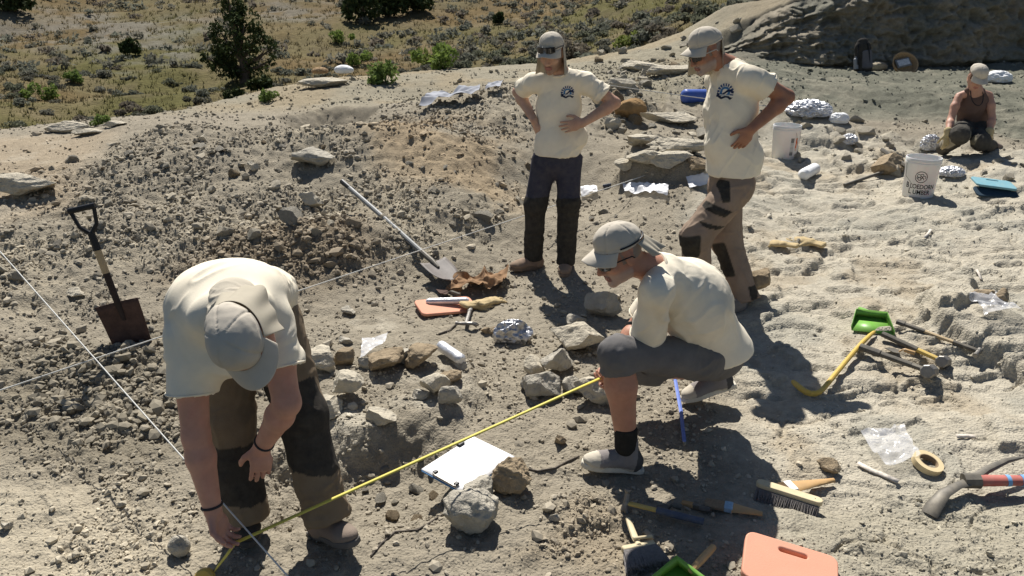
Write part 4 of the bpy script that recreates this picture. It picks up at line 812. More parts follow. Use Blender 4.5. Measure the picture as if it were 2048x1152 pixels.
J = P_(dict(pelvis=(1114,308,5.62), chest=(1118,212,5.66), neck=(1120,148,5.63), shR=(1066,162,5.66), elR=(1036,184,5.84), wrR=(1068,240,5.62), shL=(1170,162,5.64), elL=(1230,206,5.60), wrL=(1166,246,5.48),
    hipR=(1090,322,5.62), hipL=(1137,322,5.62), kneeR=(1071,408,5.57), kneeL=(1137,405,5.55), ankR=(1067,508,5.60), ankL=(1132,518,5.55)))
B = basis((-.36, -.80, -.30)); hc = at(1104,106,5.54); t = person('young man in cream shirt and navy trousers standing with hands on hips', None)
f = Field(.0052); core_body(f, J); arms_body(f, J); head_prims(f, hc, B, J['neck'])
hand_prims(f, J['wrR'], (.35, -.15, -.9), (.8, .55, .2), -1, (.25, .35, .3), .1); hand_prims(f, J['wrL'], (-.95, -.02, -.22), (0, 1, -.1), -1, (.15, .25, .25), .35)
V, F = f.mesh(); link('body', mesh_np('body', V, F, skin_cols(V, hc, B, PALE, LIPS, .45, (.13, .085, .055))), SKIN, t)
f = Field(.0072); torso_shirt(f, J, None, (.150, .146, .146), (.098, .106, .110), .62, (.056, .076)); d = np.array([0, 0, -.04]); f.econe(J['pelvis']+d, J['pelvis']-d*2, (.158, .12), (.152, .115), (1, 0, 0), .04)
f.ell(at(1160,272,5.60), (.05, .06, .075), None, .05); hz = at(1112,308,5.6)[2]; f.cut((0, 5.6, hz-.01), (0.02, 0, -1)); f.econe((J['pelvis'][0], J['pelvis'][1], hz-.08), (J['pelvis'][0], J['pelvis'][1], hz+.02), (.145, .108), (.145, .108), (1, 0, 0), .004, 's')
sh = garment(t, 't_shirt', f, shirt_cols, [(.006, (.25, 0, 1), 12, 1.3), (.005, (.8, .1, .5), 14, 1.6), (.0012, (.2, .3, 1), 26, 6)], 3)
trims(sh, J, hc, .62, (.056, .076)); logo(t, sh, at(1137,187,5.5), (0.05, -1, .05), (0, 0, 1), .050)
def col1(V):
    c = np.tile([.028, .030, .052], (len(V), 1)); z0 = at(1110,388,5.6)[2]; n = .008*fb3(V, 8, 2, 4); c[V[:, 2] < z0+n] = (.016, .016, .017); c *= (1+.25*fb3(V, 9, 3, 2))[:, None]; return c
trousers(t, J, col1, (.096, .077, .062), .115, 11)
shoe(t, J['ankR'], at(1019,541,5.50), .0, ((.27, .19, .14), (.25, .18, .13), (.22, .15, .11)), hi=.09, sole=(.20, .15, .11)); shoe(t, J['ankL'], at(1127,556,5.40), .0, ((.27, .19, .14), (.25, .18, .13), (.22, .15, .11)), hi=.09, sole=(.20, .15, .11))
cap(t, hc, B, (1.45, 2*math.pi-1.45, .215, .16, (0, -.03, -1), 9), tilt=-.02, seed=1); glasses(t, hc, B, up=.044, fwd=.022, tilt=.15)

# ---------------------------------------------------------------- man in cream shirt and brown work trousers, striding left
J = P_(dict(pelvis=(1464,352,4.90), chest=(1462,215,4.92), neck=(1458,134,4.92), shL=(1494,152,4.77), elL=(1574,194,4.82), wrL=(1503,258,4.70), shR=(1432,156,5.06), elR=(1448,215,5.32), wrR=(1448,290,5.14),
    hipL=(1474,372,4.82), hipR=(1450,372,4.98), kneeL=(1392,474,4.72), ankL=(1398,590,4.78), kneeR=(1453,482,4.93), ankR=(1492,592,4.78)))
B = basis((-.86, -.30, -.42)); hc = at(1412,102,4.88); t = person('older man in cream shirt and brown work trousers, hand on hip', None)
f = Field(.0052); core_body(f, J); arms_body(f, J, (.054, .050, .045, .036, .029)); head_prims(f, hc, B, J['neck'])
hand_prims(f, J['wrL'], (-.45, .15, -.88), (-.1, 1, .1), -1, (.2, .35, .3), .15); hand_prims(f, J['wrR'], (-.3, -.4, -.8), (0, -1, 0), 1)
V, F = f.mesh(); link('body', mesh_np('body', V, F, skin_cols(V, hc, B, (.34, .165, .10), (.28, .12, .09), .75, (.36, .30, .26))), SKIN, t)
f = Field(.0072); torso_shirt(f, J, None, (.160, .160, .160), (.118, .138, .142), .50, (.062, .088)); d = np.array([0, 0, -.04]); u = J['shL']-J['shR']; f.econe(J['pelvis']+d, J['pelvis']-d*3, (.165, .155), (.16, .15), u, .04)
f.ell(at(1445,285,4.86), (.10, .10, .12), None, .06); f.ell(at(1500,318,4.86), (.07, .08, .085), None, .05)
hz = at(1460,362,4.85)[2]; f.cut((0, 4.9, hz), (0.03, 0, -1)); f.econe(J['pelvis']+[0, 0, -.12], J['pelvis']+[0, 0, .0], (.145, .135), (.145, .135), u, .004, 's')
sh = garment(t, 't_shirt', f, shirt_cols, [(.007, (.5, .1, .9), 12, 1.3), (.006, (-.8, .1, .6), 14, 1.6), (.0012, (.2, .3, 1), 26, 6)], 13)
trims(sh, J, hc, .50, (.062, .088)); logo(t, sh, at(1440,186,4.75), (-.62, -.78, .05), (0, 0, 1), .055)
BR = (.265, .195, .145); BK = (.018, .017, .017)
def col2(V):
    c = np.tile(BR, (len(V), 1)); c *= (1+.18*fb3(V, 9, 3, 5))[:, None]
    return spots(V, c, [(at(1448,382,4.74), (.030, .08, .060), BK, .1), (at(1432,420,4.68), (.085, .085, .024), BK, -.35), (at(1424,453,4.66), (.070, .085, .013), BK, -.25), (at(1380,494,4.66), (.058, .085, .075), BK, .25),
        (at(1446,522,4.82), (.045, .09, .11), BK, .45), (at(1508,586,4.72), (.03, .06, .04), BK), (at(1484,470,4.95), (.012, .06, .06), BK)])
trousers(t, J, col2, (.108, .090, .076), .120, 21, seatdeep=.135)
shoe(t, J['ankR'], at(1420,645,4.66), .01, ((.20, .18, .165), (.18, .165, .15), (.20, .18, .17)), name='shoe', hi=.08, sole=(.50, .48, .45)); shoe(t, J['ankL'], at(1340,618,4.70), .0, ((.20, .18, .165), (.18, .165, .15), (.20, .18, .17)), name='shoe', hi=.08, sole=(.50, .48, .45))
cap(t, hc, B, (.95, 2*math.pi-2.35, .20, .10, (.10, .0, -1), 8), tilt=-.10, seed=2); glasses(t, hc, B, frame_m=M('pale_frame', (.5, .48, .42), rough=.4, var=0))

# ---------------------------------------------------------------- crouching man holding the tape end
J = P_(dict(pelvis=(1428,700,3.34), chest=(1385,600,3.26), neck=(1312,540,3.16), shL=(1310,578,2.99), elL=(1292,690,3.13), wrL=(1243,728,3.14), shR=(1334,562,3.36), elR=(1276,652,3.42), wrR=(1226,728,3.24),
    hipL=(1408,716,3.20), hipR=(1425,716,3.46), kneeL=(1236,708,3.03), ankL=(1252,880,3.00), kneeR=(1288,736,3.48), ankR=(1440,750,3.58)))
B = basis((-.86, -.26, -.40)); hc = at(1240,508,3.09); t = person('man in cream shirt and grey shorts crouching with the tape end', None)
f = Field(.0052); core_body(f, J, 'LR'); arms_body(f, J, (.054, .050, .046, .038, .029)); head_prims(f, hc, B, J['neck'])
f.cone(J['kneeL'], J['kneeL']+(J['ankL']-J['kneeL'])*.35, .056, .066, .03); f.cone(J['kneeL']+(J['ankL']-J['kneeL'])*.35, J['ankL'], .066, .040, .03)
hand_prims(f, J['wrL'], (-.62, -.25, -.62), (-.6, .5, .3), 1, (.7, .8, .6), 0); hand_prims(f, J['wrR'], (-.35, -.45, -.80), (.3, -.6, .5), 1, (.7, .8, .6), 0)
V, F = f.mesh(); c = skin_cols(V, hc, B, (.43, .215, .14), (.30, .13, .10), .6, (.42, .34, .29)); link('body', mesh_np('body', V, F, c), SKIN, t)
f = Field(.0072); torso_shirt(f, J, None, (.160, .180, .180), (.118, .148, .148), .80, (.057, .078)); ax = nrm(J['pelvis']-J['chest'])
f.econe(J['pelvis'], J['pelvis']+ax*.06, (.185, .15), (.18, .15), (0, 1, 0), .04); f.ell(at(1455,700,3.36), (.10, .15, .10), None, .06); f.ell(at(1372,566,3.24), (.10, .12, .09), None, .06)
hp = at(1425,722,3.25); f.cut(hp, nrm(np.array([.16, 0, -1])), .008)
sh = garment(t, 't_shirt', f, shirt_cols, [(.006, (-.6, .1, .8), 9, 1.4), (.005, (.5, .1, .7), 11, 1.8), (.0012, (.8, .3, .4), 26, 6)], 23); trims(sh, J, hc, .80, (.057, .078))
f = Field(.0072); c0 = (J['hipL']+J['hipR'])/2; f.econe(c0, J['pelvis'], (.14, .10), (.14, .10), (0, 1, 0), .05); f.ell(at(1438,708,3.36), (.10, .15, .075), None, .05)
for s in 'LR':
    h, k, a = J['hip'+s], J['knee'+s], J['ank'+s]; f.cone(h, k, .096, .076, .04); e = k+nrm(a-k)*.085; f.cone(k, e, .076, .078, .03); f.cut(k+nrm(a-k)*.075, a-k, .004, near=k+nrm(a-k)*.16, rad=.12); f.cone(k+nrm(a-k)*.03, k+nrm(a-k)*.15, .05, .072, .003, 's')
garment(t, 'shorts', f, lambda V: np.array([.125, .122, .125])*(1+.15*fb3(V, 8, 3, 2))[:, None], [(.007, (1, 0, .2), 13, 4), (.005, (.3, .3, 1), 14, 5), (.002, (.3, .2, 1), 34, 12)], 31, CANVAS)
f = Field(.005); f.cone(J['ankL']+[-.004, 0, .08], J['ankL']+[0, 0, -.03], .051, .049, .02); f.cut(J['ankL']+[0, 0, .068], (0, 0, 1)); garment(t, 'sock', f, lambda V: np.tile([.012, .012, .013], (len(V), 1)), [(.002, (1, 0, 0), 30, 8)], 3)
SH = ((.21, .19, .185), (.52, .47, .38), (.05, .05, .055)); shoe(t, J['ankL'], at(1160,932,2.96), .0, SH, name='shoe', hi=.03, sole=(.60, .55, .45)); tr_ = at(1362,804,3.54); shoe(t, J['ankR'], tr_, tr_[2]+.045, SH, name='shoe', hi=.04, sole=(.60, .55, .45))
cap(t, hc, B, (1.5, 2*math.pi-2.05, .10, .18, (.62, .0, -.62), 10), tilt=-.10, seed=3, strap=True); glasses(t, hc, B); wristband(t, J['elR'], J['wrR'], .12, .045, (.015, .015, .016), 'watch', .022)

# ---------------------------------------------------------------- bending man with the tape reel
J = P_(dict(pelvis=(500,598,2.80), chest=(458,602,2.52), neck=(462,628,2.33), shR=(376,672,2.44), elR=(392,872,2.34), wrR=(426,1022,2.28), shL=(540,640,2.46), elL=(574,806,2.36), wrL=(524,893,2.44),
    hipR=(452,650,2.76), hipL=(542,645,2.78), kneeR=(456,836,2.66), kneeL=(603,830,2.66), ankR=(490,1020,2.58), ankL=(650,1022,2.54)))
hf = nrm((.42, -.34, -.84)); B = basis(hf, (-.25, -.75, .6)); hc = at(488,676,2.16); t = person('man in cream shirt bending over with the yellow tape, face hidden by cap', None)
f = Field(.0052); core_body(f, J); arms_body(f, J, (.056, .052, .047, .038, .030)); head_prims(f, hc, B, J['neck'])
hand_prims(f, J['wrR'], (.25, -.02, -.95), (.85, -.3, .1), 1, (.55, .6, .4), 0, 1., .9); hand_prims(f, J['wrL'], (-.12, -.10, -.95), (-.35, .9, 0), -1, (.25, .35, .3), .1)
V, F = f.mesh(); link('body', mesh_np('body', V, F, skin_cols(V, hc, B, (.50, .265, .19), LIPS)), SKIN, t)
f = Field(.0072); torso_shirt(f, J, None, (.172, .185, .180), (.108, .122, .125), .56, (.068, .088)); f.ell(at(470,690,2.50), (.16, .17, .09), None, .08); f.ell(at(440,585,2.62), (.17, .18, .10), None, .06)
f.ell(at(470,652,2.38), (.10, .08, .05), None, .05); hp = J['pelvis']+nrm(J['pelvis']-J['chest'])*.06; f.cut(hp, nrm([.05, 1, -.25]), .01)
sh = garment(t, 't_shirt', f, shirt_cols, [(.006, (-.2, 1, .2), 9, 1.5), (.005, (.7, .5, .2), 11, 1.8), (.0012, (.2, .6, .6), 26, 6)], 33); trims(sh, J, hc, .56, (.068, .088), False)
f = Field(.005); f.cone(J['neck']+[0, .04, .02], (J['neck']+hc)/2, .085, .078, .02); garment(t, 'neck_cloth', f, lambda V: np.tile([.50, .45, .36], (len(V), 1)), [(.008, (1, .2, 0), 20, 5), (.004, (1, -.3, .3), 34, 8)], 5)
def col4(V):
    c = np.tile([.185, .136, .088], (len(V), 1)); c *= (1+.16*fb3(V, 9, 3, 5))[:, None]; n = .006*fb3(V, 6, 2, 9); x0 = J['pelvis'][0]; R_ = np.abs(V[:, 0]-J['kneeR'][0]) < np.abs(V[:, 0]-J['kneeL'][0]); z = V[:, 2]+n+1.6*np.minimum((V[:, 0]-J['kneeR'][0])**2, (V[:, 0]-J['kneeL'][0])**2)
    m = np.where(R_, (z > .17) & (z < .40), (z > .31) & (z < .64)) & (V[:, 1] < np.where(R_, J['kneeR'][1], J['kneeL'][1])+.03); c[m] = (.022, .020, .020); return c
trousers(t, J, col4, (.112, .092, .080), .128, 41)
BO = ((.22, .165, .135), (.21, .165, .135), (.045, .04, .038)); shoe(t, J['ankL'], at(716,1092,2.42), .0, BO, hi=.08, sole=(.12, .11, .10)); shoe(t, J['ankR'], at(500,1098,2.44), .0, ((.03, .028, .026),)*3, hi=.08, sole=(.06, .055, .05))
cap(t, hc, B, (1.2, 2*math.pi-1.2, .13, .28, -B[2]*.9+nrm(J['neck']-hc)*.35, 9), tilt=-.05, seed=4); wristband(t, J['elR'], J['wrR'], .93, .034, (.03, .028, .03)); wristband(t, J['elL'], J['wrL'], .90, .034, (.05, .035, .03))
GRIP = J['wrR']+np.array([.035, -.035, -.13])
P3GRIP = at(1202,756,3.10)

# ---------------------------------------------------------------- woman kneeling by the back wall
J = P_(dict(pelvis=(1944,250,8.50), chest=(1946,212,8.44), neck=(1950,178,8.38), shR=(1918,188,8.40), elR=(1902,238,8.30), wrR=(1896,268,8.12), shL=(1979,186,8.40), elL=(1984,236,8.28), wrL=(1979,268,8.14),
    hipR=(1930,256,8.46), hipL=(1958,256,8.46), kneeR=(1920,270,8.06), ankR=(1888,296,8.36), kneeL=(1962,284,8.08), ankL=(1980,292,8.50)))
B = basis((.10, -.78, -.55)); hc = at(1953,153,8.30); t = person('woman in brown tank top kneeling by the grey back wall', None)
f = Field(.0055); core_body(f, J); arms_body(f, J, (.044, .040, .036, .030, .025)); head_prims(f, hc, B, J['neck'], .96)
V, F = f.mesh(); c = skin_cols(V, hc, B, (.47, .265, .185), LIPS, 0, (.2, .13, .08)); link('body', mesh_np('body', V, F, c), SKIN, t)
f = Field(.0065); f.econe(J['pelvis'], J['chest'], (.150, .115), (.150, .115), (1, 0, 0), .04); f.econe(J['chest'], J['chest']+(J['neck']-J['chest'])*.35, (.148, .112), (.130, .095), (1, 0, 0), .04)
for s in (-1, 1): f.cone(J['chest']+[s*.085, -.08, .05], J['neck']+[s*.075, .0, -.015], .024, .022, .02); f.cone(J['neck']+[s*.075, 0, -.015], J['chest']+[s*.09, .08, .02], .022, .022, .02)
garment(t, 'tank_top', f, lambda V: np.array([.115, .072, .060])*(1+.1*fb3(V, 9, 2, 3))[:, None], [(.005, (.4, .1, 1), 14, 4), (.003, (1, .2, .3), 18, 5)], 43)
def col5(V): c = np.tile([.045, .043, .040], (len(V), 1))*(1+.2*fb3(V, 9, 3, 5))[:, None]; return spots(V, c, [(at(1942,277,8.05), (.05, .06, .07), (.20, .18, .13)), (at(1890,284,8.2), (.05, .14, .07), (.30, .27, .21))])
trousers(t, J, col5, (.10, .085, .065), .13, 51)
for s, dd in (('R', (-.02, -.12, -.95)), ('L', (-.02, -.05, -.95))):
    f = Field(.004); w = J['wr'+s]; hand_prims(f, w, dd, (-.2, .9, 0), 1 if s == 'L' else -1, (.25, .3, .3), .2, 1.0); f.cone(w+[0, .01, .03], w, .040, .036, .02); garment(t, 'work_glove', f, lambda V: np.tile([.42, .34, .19], (len(V), 1))*(1+.15*fb3(V, 20, 2, 1))[:, None], [(.002, (0, 0, 1), 30, 8)], 3)
shoe(t, J['ankL'], at(2004,300,8.52), .3, BO, hi=.05); cap(t, hc, B, None, sc=.98, tilt=.0, seed=5)
mb = MB(); mb.tube([J['neck']+np.array([.085*math.sin(w)*(.7+.3*math.cos(w)), -.10*max(0, math.cos(w))-.02, .01-.16*max(0, math.cos(w))]) for w in np.linspace(-2.6, 2.6, 24)], .005, 5); mb.build('neck_cord', BLACK, t)
# ================================================================ TOOLS AND OTHER THINGS ON THE DIG
WOOD = M('ash_wood', (.45, .33, .18), dust=0.3, rough=.6, var=.2, vs=14, bump=.2, bs=60); WOODP = M('pale_wood', (.60, .50, .31), dust=0.15, rough=.6, var=.15, vs=16); WOODO = M('orange_wood', (.50, .30, .12), dust=0.2, rough=.45, var=.15, vs=16)
STEEL = M('worn_steel', (.20, .195, .19), dust=0.3, rough=.5, var=.3, vs=25, bump=.3, bs=80, metal=.7); RUST = M('rusty_steel', (.085, .05, .038), rough=.85, var=.4, vs=18, bump=.5, bs=60); DARK = M('dark_steel', (.06, .058, .056), dust=0.4, rough=.55, var=.3, vs=30, metal=.3)
GREY = M('grey_tube', (.17, .185, .195), dust=0.3, rough=.5, var=.2, vs=20); YEL = M('yellow_paint', (.62, .40, .04), dust=0.35, rough=.55, var=.15, vs=20); FIBY = M('yellow_fibreglass', (.62, .43, .10), dust=0.25, rough=.5, var=.1); RUB = M('black_rubber', (.028, .028, .030), dust=0.4, rough=.75, var=.3, vs=30)
NAVY = M('navy_grip', (.03, .055, .11), dust=0.3, rough=.6, var=.2, vs=30); GREEN_P = M('green_plastic', (.13, .42, .025), dust=0.35, rough=.4, var=.08); PINK = M('pink_foam', (.72, .32, .21), dust=0.22, rough=.9, var=.05, vs=8, bump=.15, bs=200); TEAL = M('teal_foam', (.12, .34, .42), dust=0.3, rough=.8, var=.08); NAVYP = M('dark_blue_foam', (.02, .045, .07), rough=.8, var=.1)
FOIL = M('foil', (.66, .66, .67), rough=.42, var=.15, metal=.6, bump=.6, bs=70, bd=.006); WHITE = M('white_plaster', (.76, .76, .75), rough=.75, var=.06, vs=12, bump=.5, bs=50, bd=.005); PAPER = M('white_paper', (.82, .82, .82), rough=.85, var=0); STRING = M('white_string', (.62, .61, .56), rough=.9, var=.1)
BAG = M('clear_bag', (.9, .9, .92), rough=.18, var=0, alpha=.30, spec=.9); BAGW = M('milky_bag', (.86, .86, .87), rough=.35, var=.05, alpha=.75, spec=.6); TAPE = M('tape_yellow', (.62, .53, .10), rough=.6, var=.05); CORDM = M('root_bark', (.10, .085, .07), rough=.95, var=.3, vs=60)
BRIS = M('grey_bristle', (.16, .15, .155), dust=0.3, rough=.9, var=.45, vs=120); BRIST = M('tan_bristle', (.33, .24, .15), rough=.9, var=.3, vs=120); RED = M('red_handle', (.42, .075, .065), dust=0.35, rough=.6, var=.2, vs=14); BLUE = M('blue_plastic', (.02, .09, .42), dust=0.2, rough=.45, var=.08); BUCK = M('bucket_plastic', (.72, .72, .70), dust=0.14, rough=.45, var=.04, vs=6, sub=.1)
def gz(p): return float(Hf(np.array([p[0]]), np.array([p[1]]))[0])
def lay(p1, p2, lift=.012):
    a = hit(*p1); b = hit(*p2); a = a+[0, 0, lift]; b = b+[0, 0, lift]; return a, b, float(np.linalg.norm(b-a))
def plate_mesh(name, outer, holes, th, bev=.004):
    cu = bpy.data.curves.new(name, 'CURVE'); cu.dimensions = '2D'; cu.fill_mode = 'BOTH'; cu.extrude = th/2-bev; cu.bevel_depth = bev; cu.bevel_resolution = 2
    for lp in [outer]+holes:
        s = cu.splines.new('POLY'); s.points.add(len(lp)-1)
        for q, p in zip(s.points, lp): q.co = (p[0], p[1], 0, 1)
        s.use_cyclic_u = True
    ob = bpy.data.objects.new(name, cu); me = bpy.data.meshes.new_from_object(ob); bpy.data.objects.remove(ob); me.name = name; me.polygons.foreach_set('use_smooth', [True]*len(me.polygons)); me.set_sharp_from_angle(angle=.6); return me
def rrect(w, h, r, n=5, wob=0, k=0):
    P = []
    for cx, cy, a0 in ((w/2-r, h/2-r, 0), (-w/2+r, h/2-r, 90), (-w/2+r, -h/2+r, 180), (w/2-r, -h/2+r, 270)):
        for i in range(n+1): a = math.radians(a0+90*i/n); P.append((cx+r*math.cos(a), cy+r*math.sin(a)))
    return P
def slot(w, h, cx, cy, n=6):
    P = []
    for i in range(n+1): a = -math.pi/2+math.pi*i/n; P.append((cx+w/2-h/2+h/2*math.cos(a), cy+h/2*math.sin(a)))
    for i in range(n+1): a = math.pi/2+math.pi*i/n; P.append((cx-w/2+h/2+h/2*math.cos(a), cy+h/2*math.sin(a)))
    return P
# --- upright spade
f0 = hit(264, 686); Y0 = f0[1]; Bm = at(262, 672, Y0); Tp = at(165, 414, Y0+.06); ax = nrm(Tp-Bm); L = float(np.linalg.norm(Tp-Bm)); mat = frame(Bm, ax, (0.12, -1, .25)); sp = thing('spade', 'upright spade with black handle and wooden shaft stuck in rubble', 'spade', None, mat)
mb = MB(); mb.grid(lambda u, v: (-.06+.27*u, (v-.5)*(.205+.03*u), .018*((v-.5)*2)**2+.012*u*u), 8, 11); mb.build('blade', RUST, sp, solid=.004); mb = MB(); mb.tube([(.10, 0, .004), (.20, 0, .012), (.40, 0, .016)], [.012, .018, .019], 10); mb.build('socket', M('socket', (.035, .025, .022), rough=.8, var=.3), sp)
mb = MB(); mb.tube([(.38, 0, .016), (L-.22, 0, .016)], .0195, 10); mb.build('shaft', WOOD, sp)
mb = MB(); mb.tube([(L-.24, 0, .016), (L-.14, 0, .016)], [.021, .019], 10)
for s in (-1, 1): mb.tube([(L-.15, 0, .016), (L-.10, .045*s, .016), (L-.01, .062*s, .016)], [.014, .011, .011], 8)
h = mb.build('handle', BLACK, sp); mb = MB(); mb.tube([(L-.005, -.07, .016), (L-.005, .07, .016)], .016, 10); mb.build('grip', BLACK, h)
# --- long shovel lying on the heap
a, b, L = lay((690, 412), (868, 548), .03); q_ = np.array([a+(b-a)*u for u in np.linspace(0, 1, 40)]); up_ = max(0., float((Hf(q_[:, 0], q_[:, 1])+.005-q_[:, 2])[:36].max())); a = a+[0, 0, up_]; b = b+[0, 0, up_*.3]; L = float(np.linalg.norm(b-a)); s_ = thing('long_shovel', 'long grey handled shovel lying on the foot of the spoil heap', 'shovel', None, frame(a, b-a)); mb = MB(); mb.tube([(0, 0, .04), (L*.5, 0, .035), (L-.12, 0, .02)], .019, 10); mb.build('shaft', GREY, s_); mb = MB(); mb.tube([(-.03, 0, .04), (.10, 0, .04)], .021, 10); mb.build('grip', BLACK, s_)
mb = MB(); mb.tube([(L-.16, 0, .02), (L-.02, 0, .02), (L+.06, 0, .012)], [.022, .02, .012], 10); mb.build('socket', DARK, s_); mb = MB(); mb.grid(lambda u, v: (L-.02+.26*u, (v-.5)*.22*math.sqrt(max(.02, 1-(abs(u-.25)/.76)**2.6)), .012+.02*((v-.5)*2)**2-.015*u), 12, 9); mb.build('blade', M('shovel_steel', (.16, .14, .125), rough=.6, var=.3, vs=14), s_, solid=.004)
# --- strings
def strand(name, label, pts, r, mat, cat='string'):
    o = thing(name, label, cat) if False else None; mb = MB(); mb.tube(pts, r, 6); return tag(mb.build(name, mat), label, cat)
def sag(a, b, k=.01, n=14): return [a+(b-a)*t-np.array([0, 0, 4*k*t*(1-t)]) for t in np.linspace(0, 1, n)]
strand('grid_string', 'white string stretched diagonally past the spade to the bottom edge', sag(at(-70, 424, 4.6), at(606, 1187, 2.05), .0), .0032, STRING); strand('grid_string', 'long white string running from left edge behind the bending man to the stone block', sag(at(-70, 804, 3.2), at(1425, 306, 8.), .0), .0034, STRING)
strand('grid_string', 'thin string stretched behind the two standing men near the blue roll', sag(at(1150, 160, 9.6), at(1560, 216, 8.9), .01), .0045, STRING)
# --- measuring tape
t = thing('measuring_tape', 'yellow measuring tape stretched between the bending and crouching men', 'tape measure'); mb = MB()
def ribbon(mb, pts, w=.012, n=None):
    pts = [np.array(p) for p in pts]; V = []
    for i, p in enumerate(pts):
        d = nrm(pts[min(i+1, len(pts)-1)]-pts[max(i-1, 0)]); s = nrm(np.cross(d, (0, -.5, .85))); V += [p-s*w/2, p+s*w/2]
    mb.add(V, [(2*i, 2*i+1, 2*i+3, 2*i+2) for i in range(len(pts)-1)])
g0 = at(470, 1086, 2.27); ribbon(mb, sag(g0, P3GRIP, .0, 10)); mb.build('ribbon', TAPE, t, solid=.0015); rp = hit(416, 1164); mb = MB(); ribbon(mb, [g0, at(452, 1112, 2.27), at(436, 1132, 2.28), rp+[.03, 0, .05]]); mb.build('ribbon', TAPE, t, solid=.0015)
mb = MB(); Mx = Matrix.Translation(Vector(rp+[0, -.02, .035])) @ Matrix.Rotation(1.1, 4, 'X'); mb.lathe([(.0, -.016), (.030, -.016), (.036, -.010), (.036, .010), (.030, .016), (0, .016)], 24, Mx); mb.build('case', YEL, t)
# --- clipboard
q = [atz(850, 937, .05), atz(921, 992, .045), atz(1024, 920, .085), atz(952, 872, .06)]; o = (q[0]+q[1]+q[2]+q[3])/4; ex = q[1]-q[0]; ey = q[3]-q[0]; n = nrm(np.cross(ex, ey)); mt = frame(o, ey, n); cb = thing('clipboard', 'blue clipboard with blank white paper and black clips on the ground', 'clipboard', None, mt); lx = float(np.linalg.norm(ey)); ly = float(np.linalg.norm(ex))
me = plate_mesh('board', rrect(lx*1.02, ly*1.02, .012), [], .006, .0015); o = link('board', me, M('blue_board', (.06, .20, .42), rough=.5, var=.1), cb); mb = MB(); mb.grid(lambda u, v: ((u-.5)*lx, (v-.5)*ly, .0055+.012*max(0, u-.7)*(1-v)), 10, 8); mb.build('paper', PAPER, cb, solid=.003)
mb = MB(); mb.box((-lx*.46, -.01, .012), (.028, .13, .006)); mb.tube([(-lx*.5, -.075, .012), (-lx*.44, -.07, .014)], .006, 6); mb.tube([(-lx*.5, .055, .012), (-lx*.44, .05, .014)], .006, 6); mb.build('clip', STEEL, cb, bevel=.001); mb = MB(); mb.box((lx*.24, ly*.49, .010), (.035, .022, .014)); mb.build('binder_clip', BLACK, cb, bevel=.003)
for yy in (-.07, .055): mb = MB(); mb.box((-lx*.45, yy, .016), (.02, .018, .010)); mb.build('rubber_cap', BLACK, cb, bevel=.003)
# --- kneeling pads
def pad(label, p, px2, w, h, mat, th=.03, hole=True, n=(0, 0, 1), lift=.02, name='kneeling_pad'):
    a = hit(*p); b = hit(*px2); a = a+[0, 0, lift]; x = nrm(np.array([b[0]-a[0], b[1]-a[1], b[2]-a[2]])); me = plate_mesh(name, rrect(w, h, .03), [slot(w*.36, h*.15, .02*w, h*.31)] if hole else [], th, .006); o = link(name, me, mat); o.matrix_basis = frame(a, x, n); return tag(o, label, 'kneeling pad')
pad('pink foam kneeling pad with a handle slot at the bottom edge', (1578,1146), (1678,1168), .325, .215, PINK, .03, True, (0.0, -.15, 1), .02); pad('pink foam pad under the foil roll beside the brown sack', (893,618), (960,607), .38, .20, PINK, .02, False, (0, -.1, 1), .02)
pad('teal foam kneeling pad propped on bedrock right of the lettered bucket', (1985,378), (2040,374), .33, .20, TEAL, .02, True, (0, -.12, 1), .05); pad('dark blue pad leaning under the teal pad', (1990,388), (2040,385), .36, .12, NAVYP, .015, True, (0, -.45, .9), .02)
# --- buckets
def bucket(label, px, py, scale=1.):
    p = hit(px, py); p = p+[0, .145, 0]; p[2] = gz(p)-.005; t = thing('bucket', label, 'bucket', None, Matrix.Translation(Vector(p)) @ Matrix.Scale(scale, 4)); mb = MB()
    mb.lathe([(.0, .004), (.128, .0), (.131, .006), (.146, .30), (.1475, .303), (.1475, .315), (.151, .317), (.151, .327), (.148, .329), (.148, .338), (.153, .34), (.153, .36), (.150, .365), (.145, .365), (.143, .30), (.127, .012), (.0, .012)], 48); mb.build('pail', BUCK, t); return t
def wrap_text(txt, size, R, z, parent, mat, ang=0., slope=0.016/.3, name='lettering', squash=1.):
    cu = bpy.data.curves.new('t', 'FONT'); cu.body = txt; cu.size = size; cu.align_x = 'CENTER'; cu.resolution_u = 3; cu.extrude = .0004; cu.offset = size*.012; ob = bpy.data.objects.new('t', cu); COL.objects.link(ob); dg = bpy.context.evaluated_depsgraph_get(); me = bpy.data.meshes.new_from_object(ob.evaluated_get(dg)); bpy.data.objects.remove(ob)
    for v in me.vertices:
        zz = z+v.co.y; r = R(zz)+.0012+v.co.z; w = -math.pi/2+ang+v.co.x*squash/r; v.co = (r*math.cos(w), r*math.sin(w), zz)
    me.name = name; return link(name, me, mat, parent)
INK = M('black_ink', (.02, .02, .02), rough=.7, var=0); RB = lambda z: .131+.015*(z-.006)/.294
t = bucket('white bucket lettered BLOEDORN LUMBER in front of the kneeling woman', 1850, 398, .98); A0 = -.44
for tx, sz, z in (('B', .072, .096), ('LOEDORN', .058, .096), ('L', .072, .044), ('UMBER', .058, .044)):
    off = {'B': -.110, 'LOEDORN': .026, 'L': -.080, 'UMBER': .023}[tx]; wrap_text(tx, sz, RB, z, t, INK, A0+off/.138, squash=.80)
mb = MB()
def arc(cx, cz, r, w0, w1, n=24, th=.0028):
    P = []
    for i in range(n+1):
        w = w0+(w1-w0)*i/n; x = cx+r*math.cos(w); z = cz+r*math.sin(w); R = RB(z)+.001; k = -math.pi/2+A0+x/R; P.append((R*math.cos(k), R*math.sin(k), z))
    mb.tube(P, th, 5)
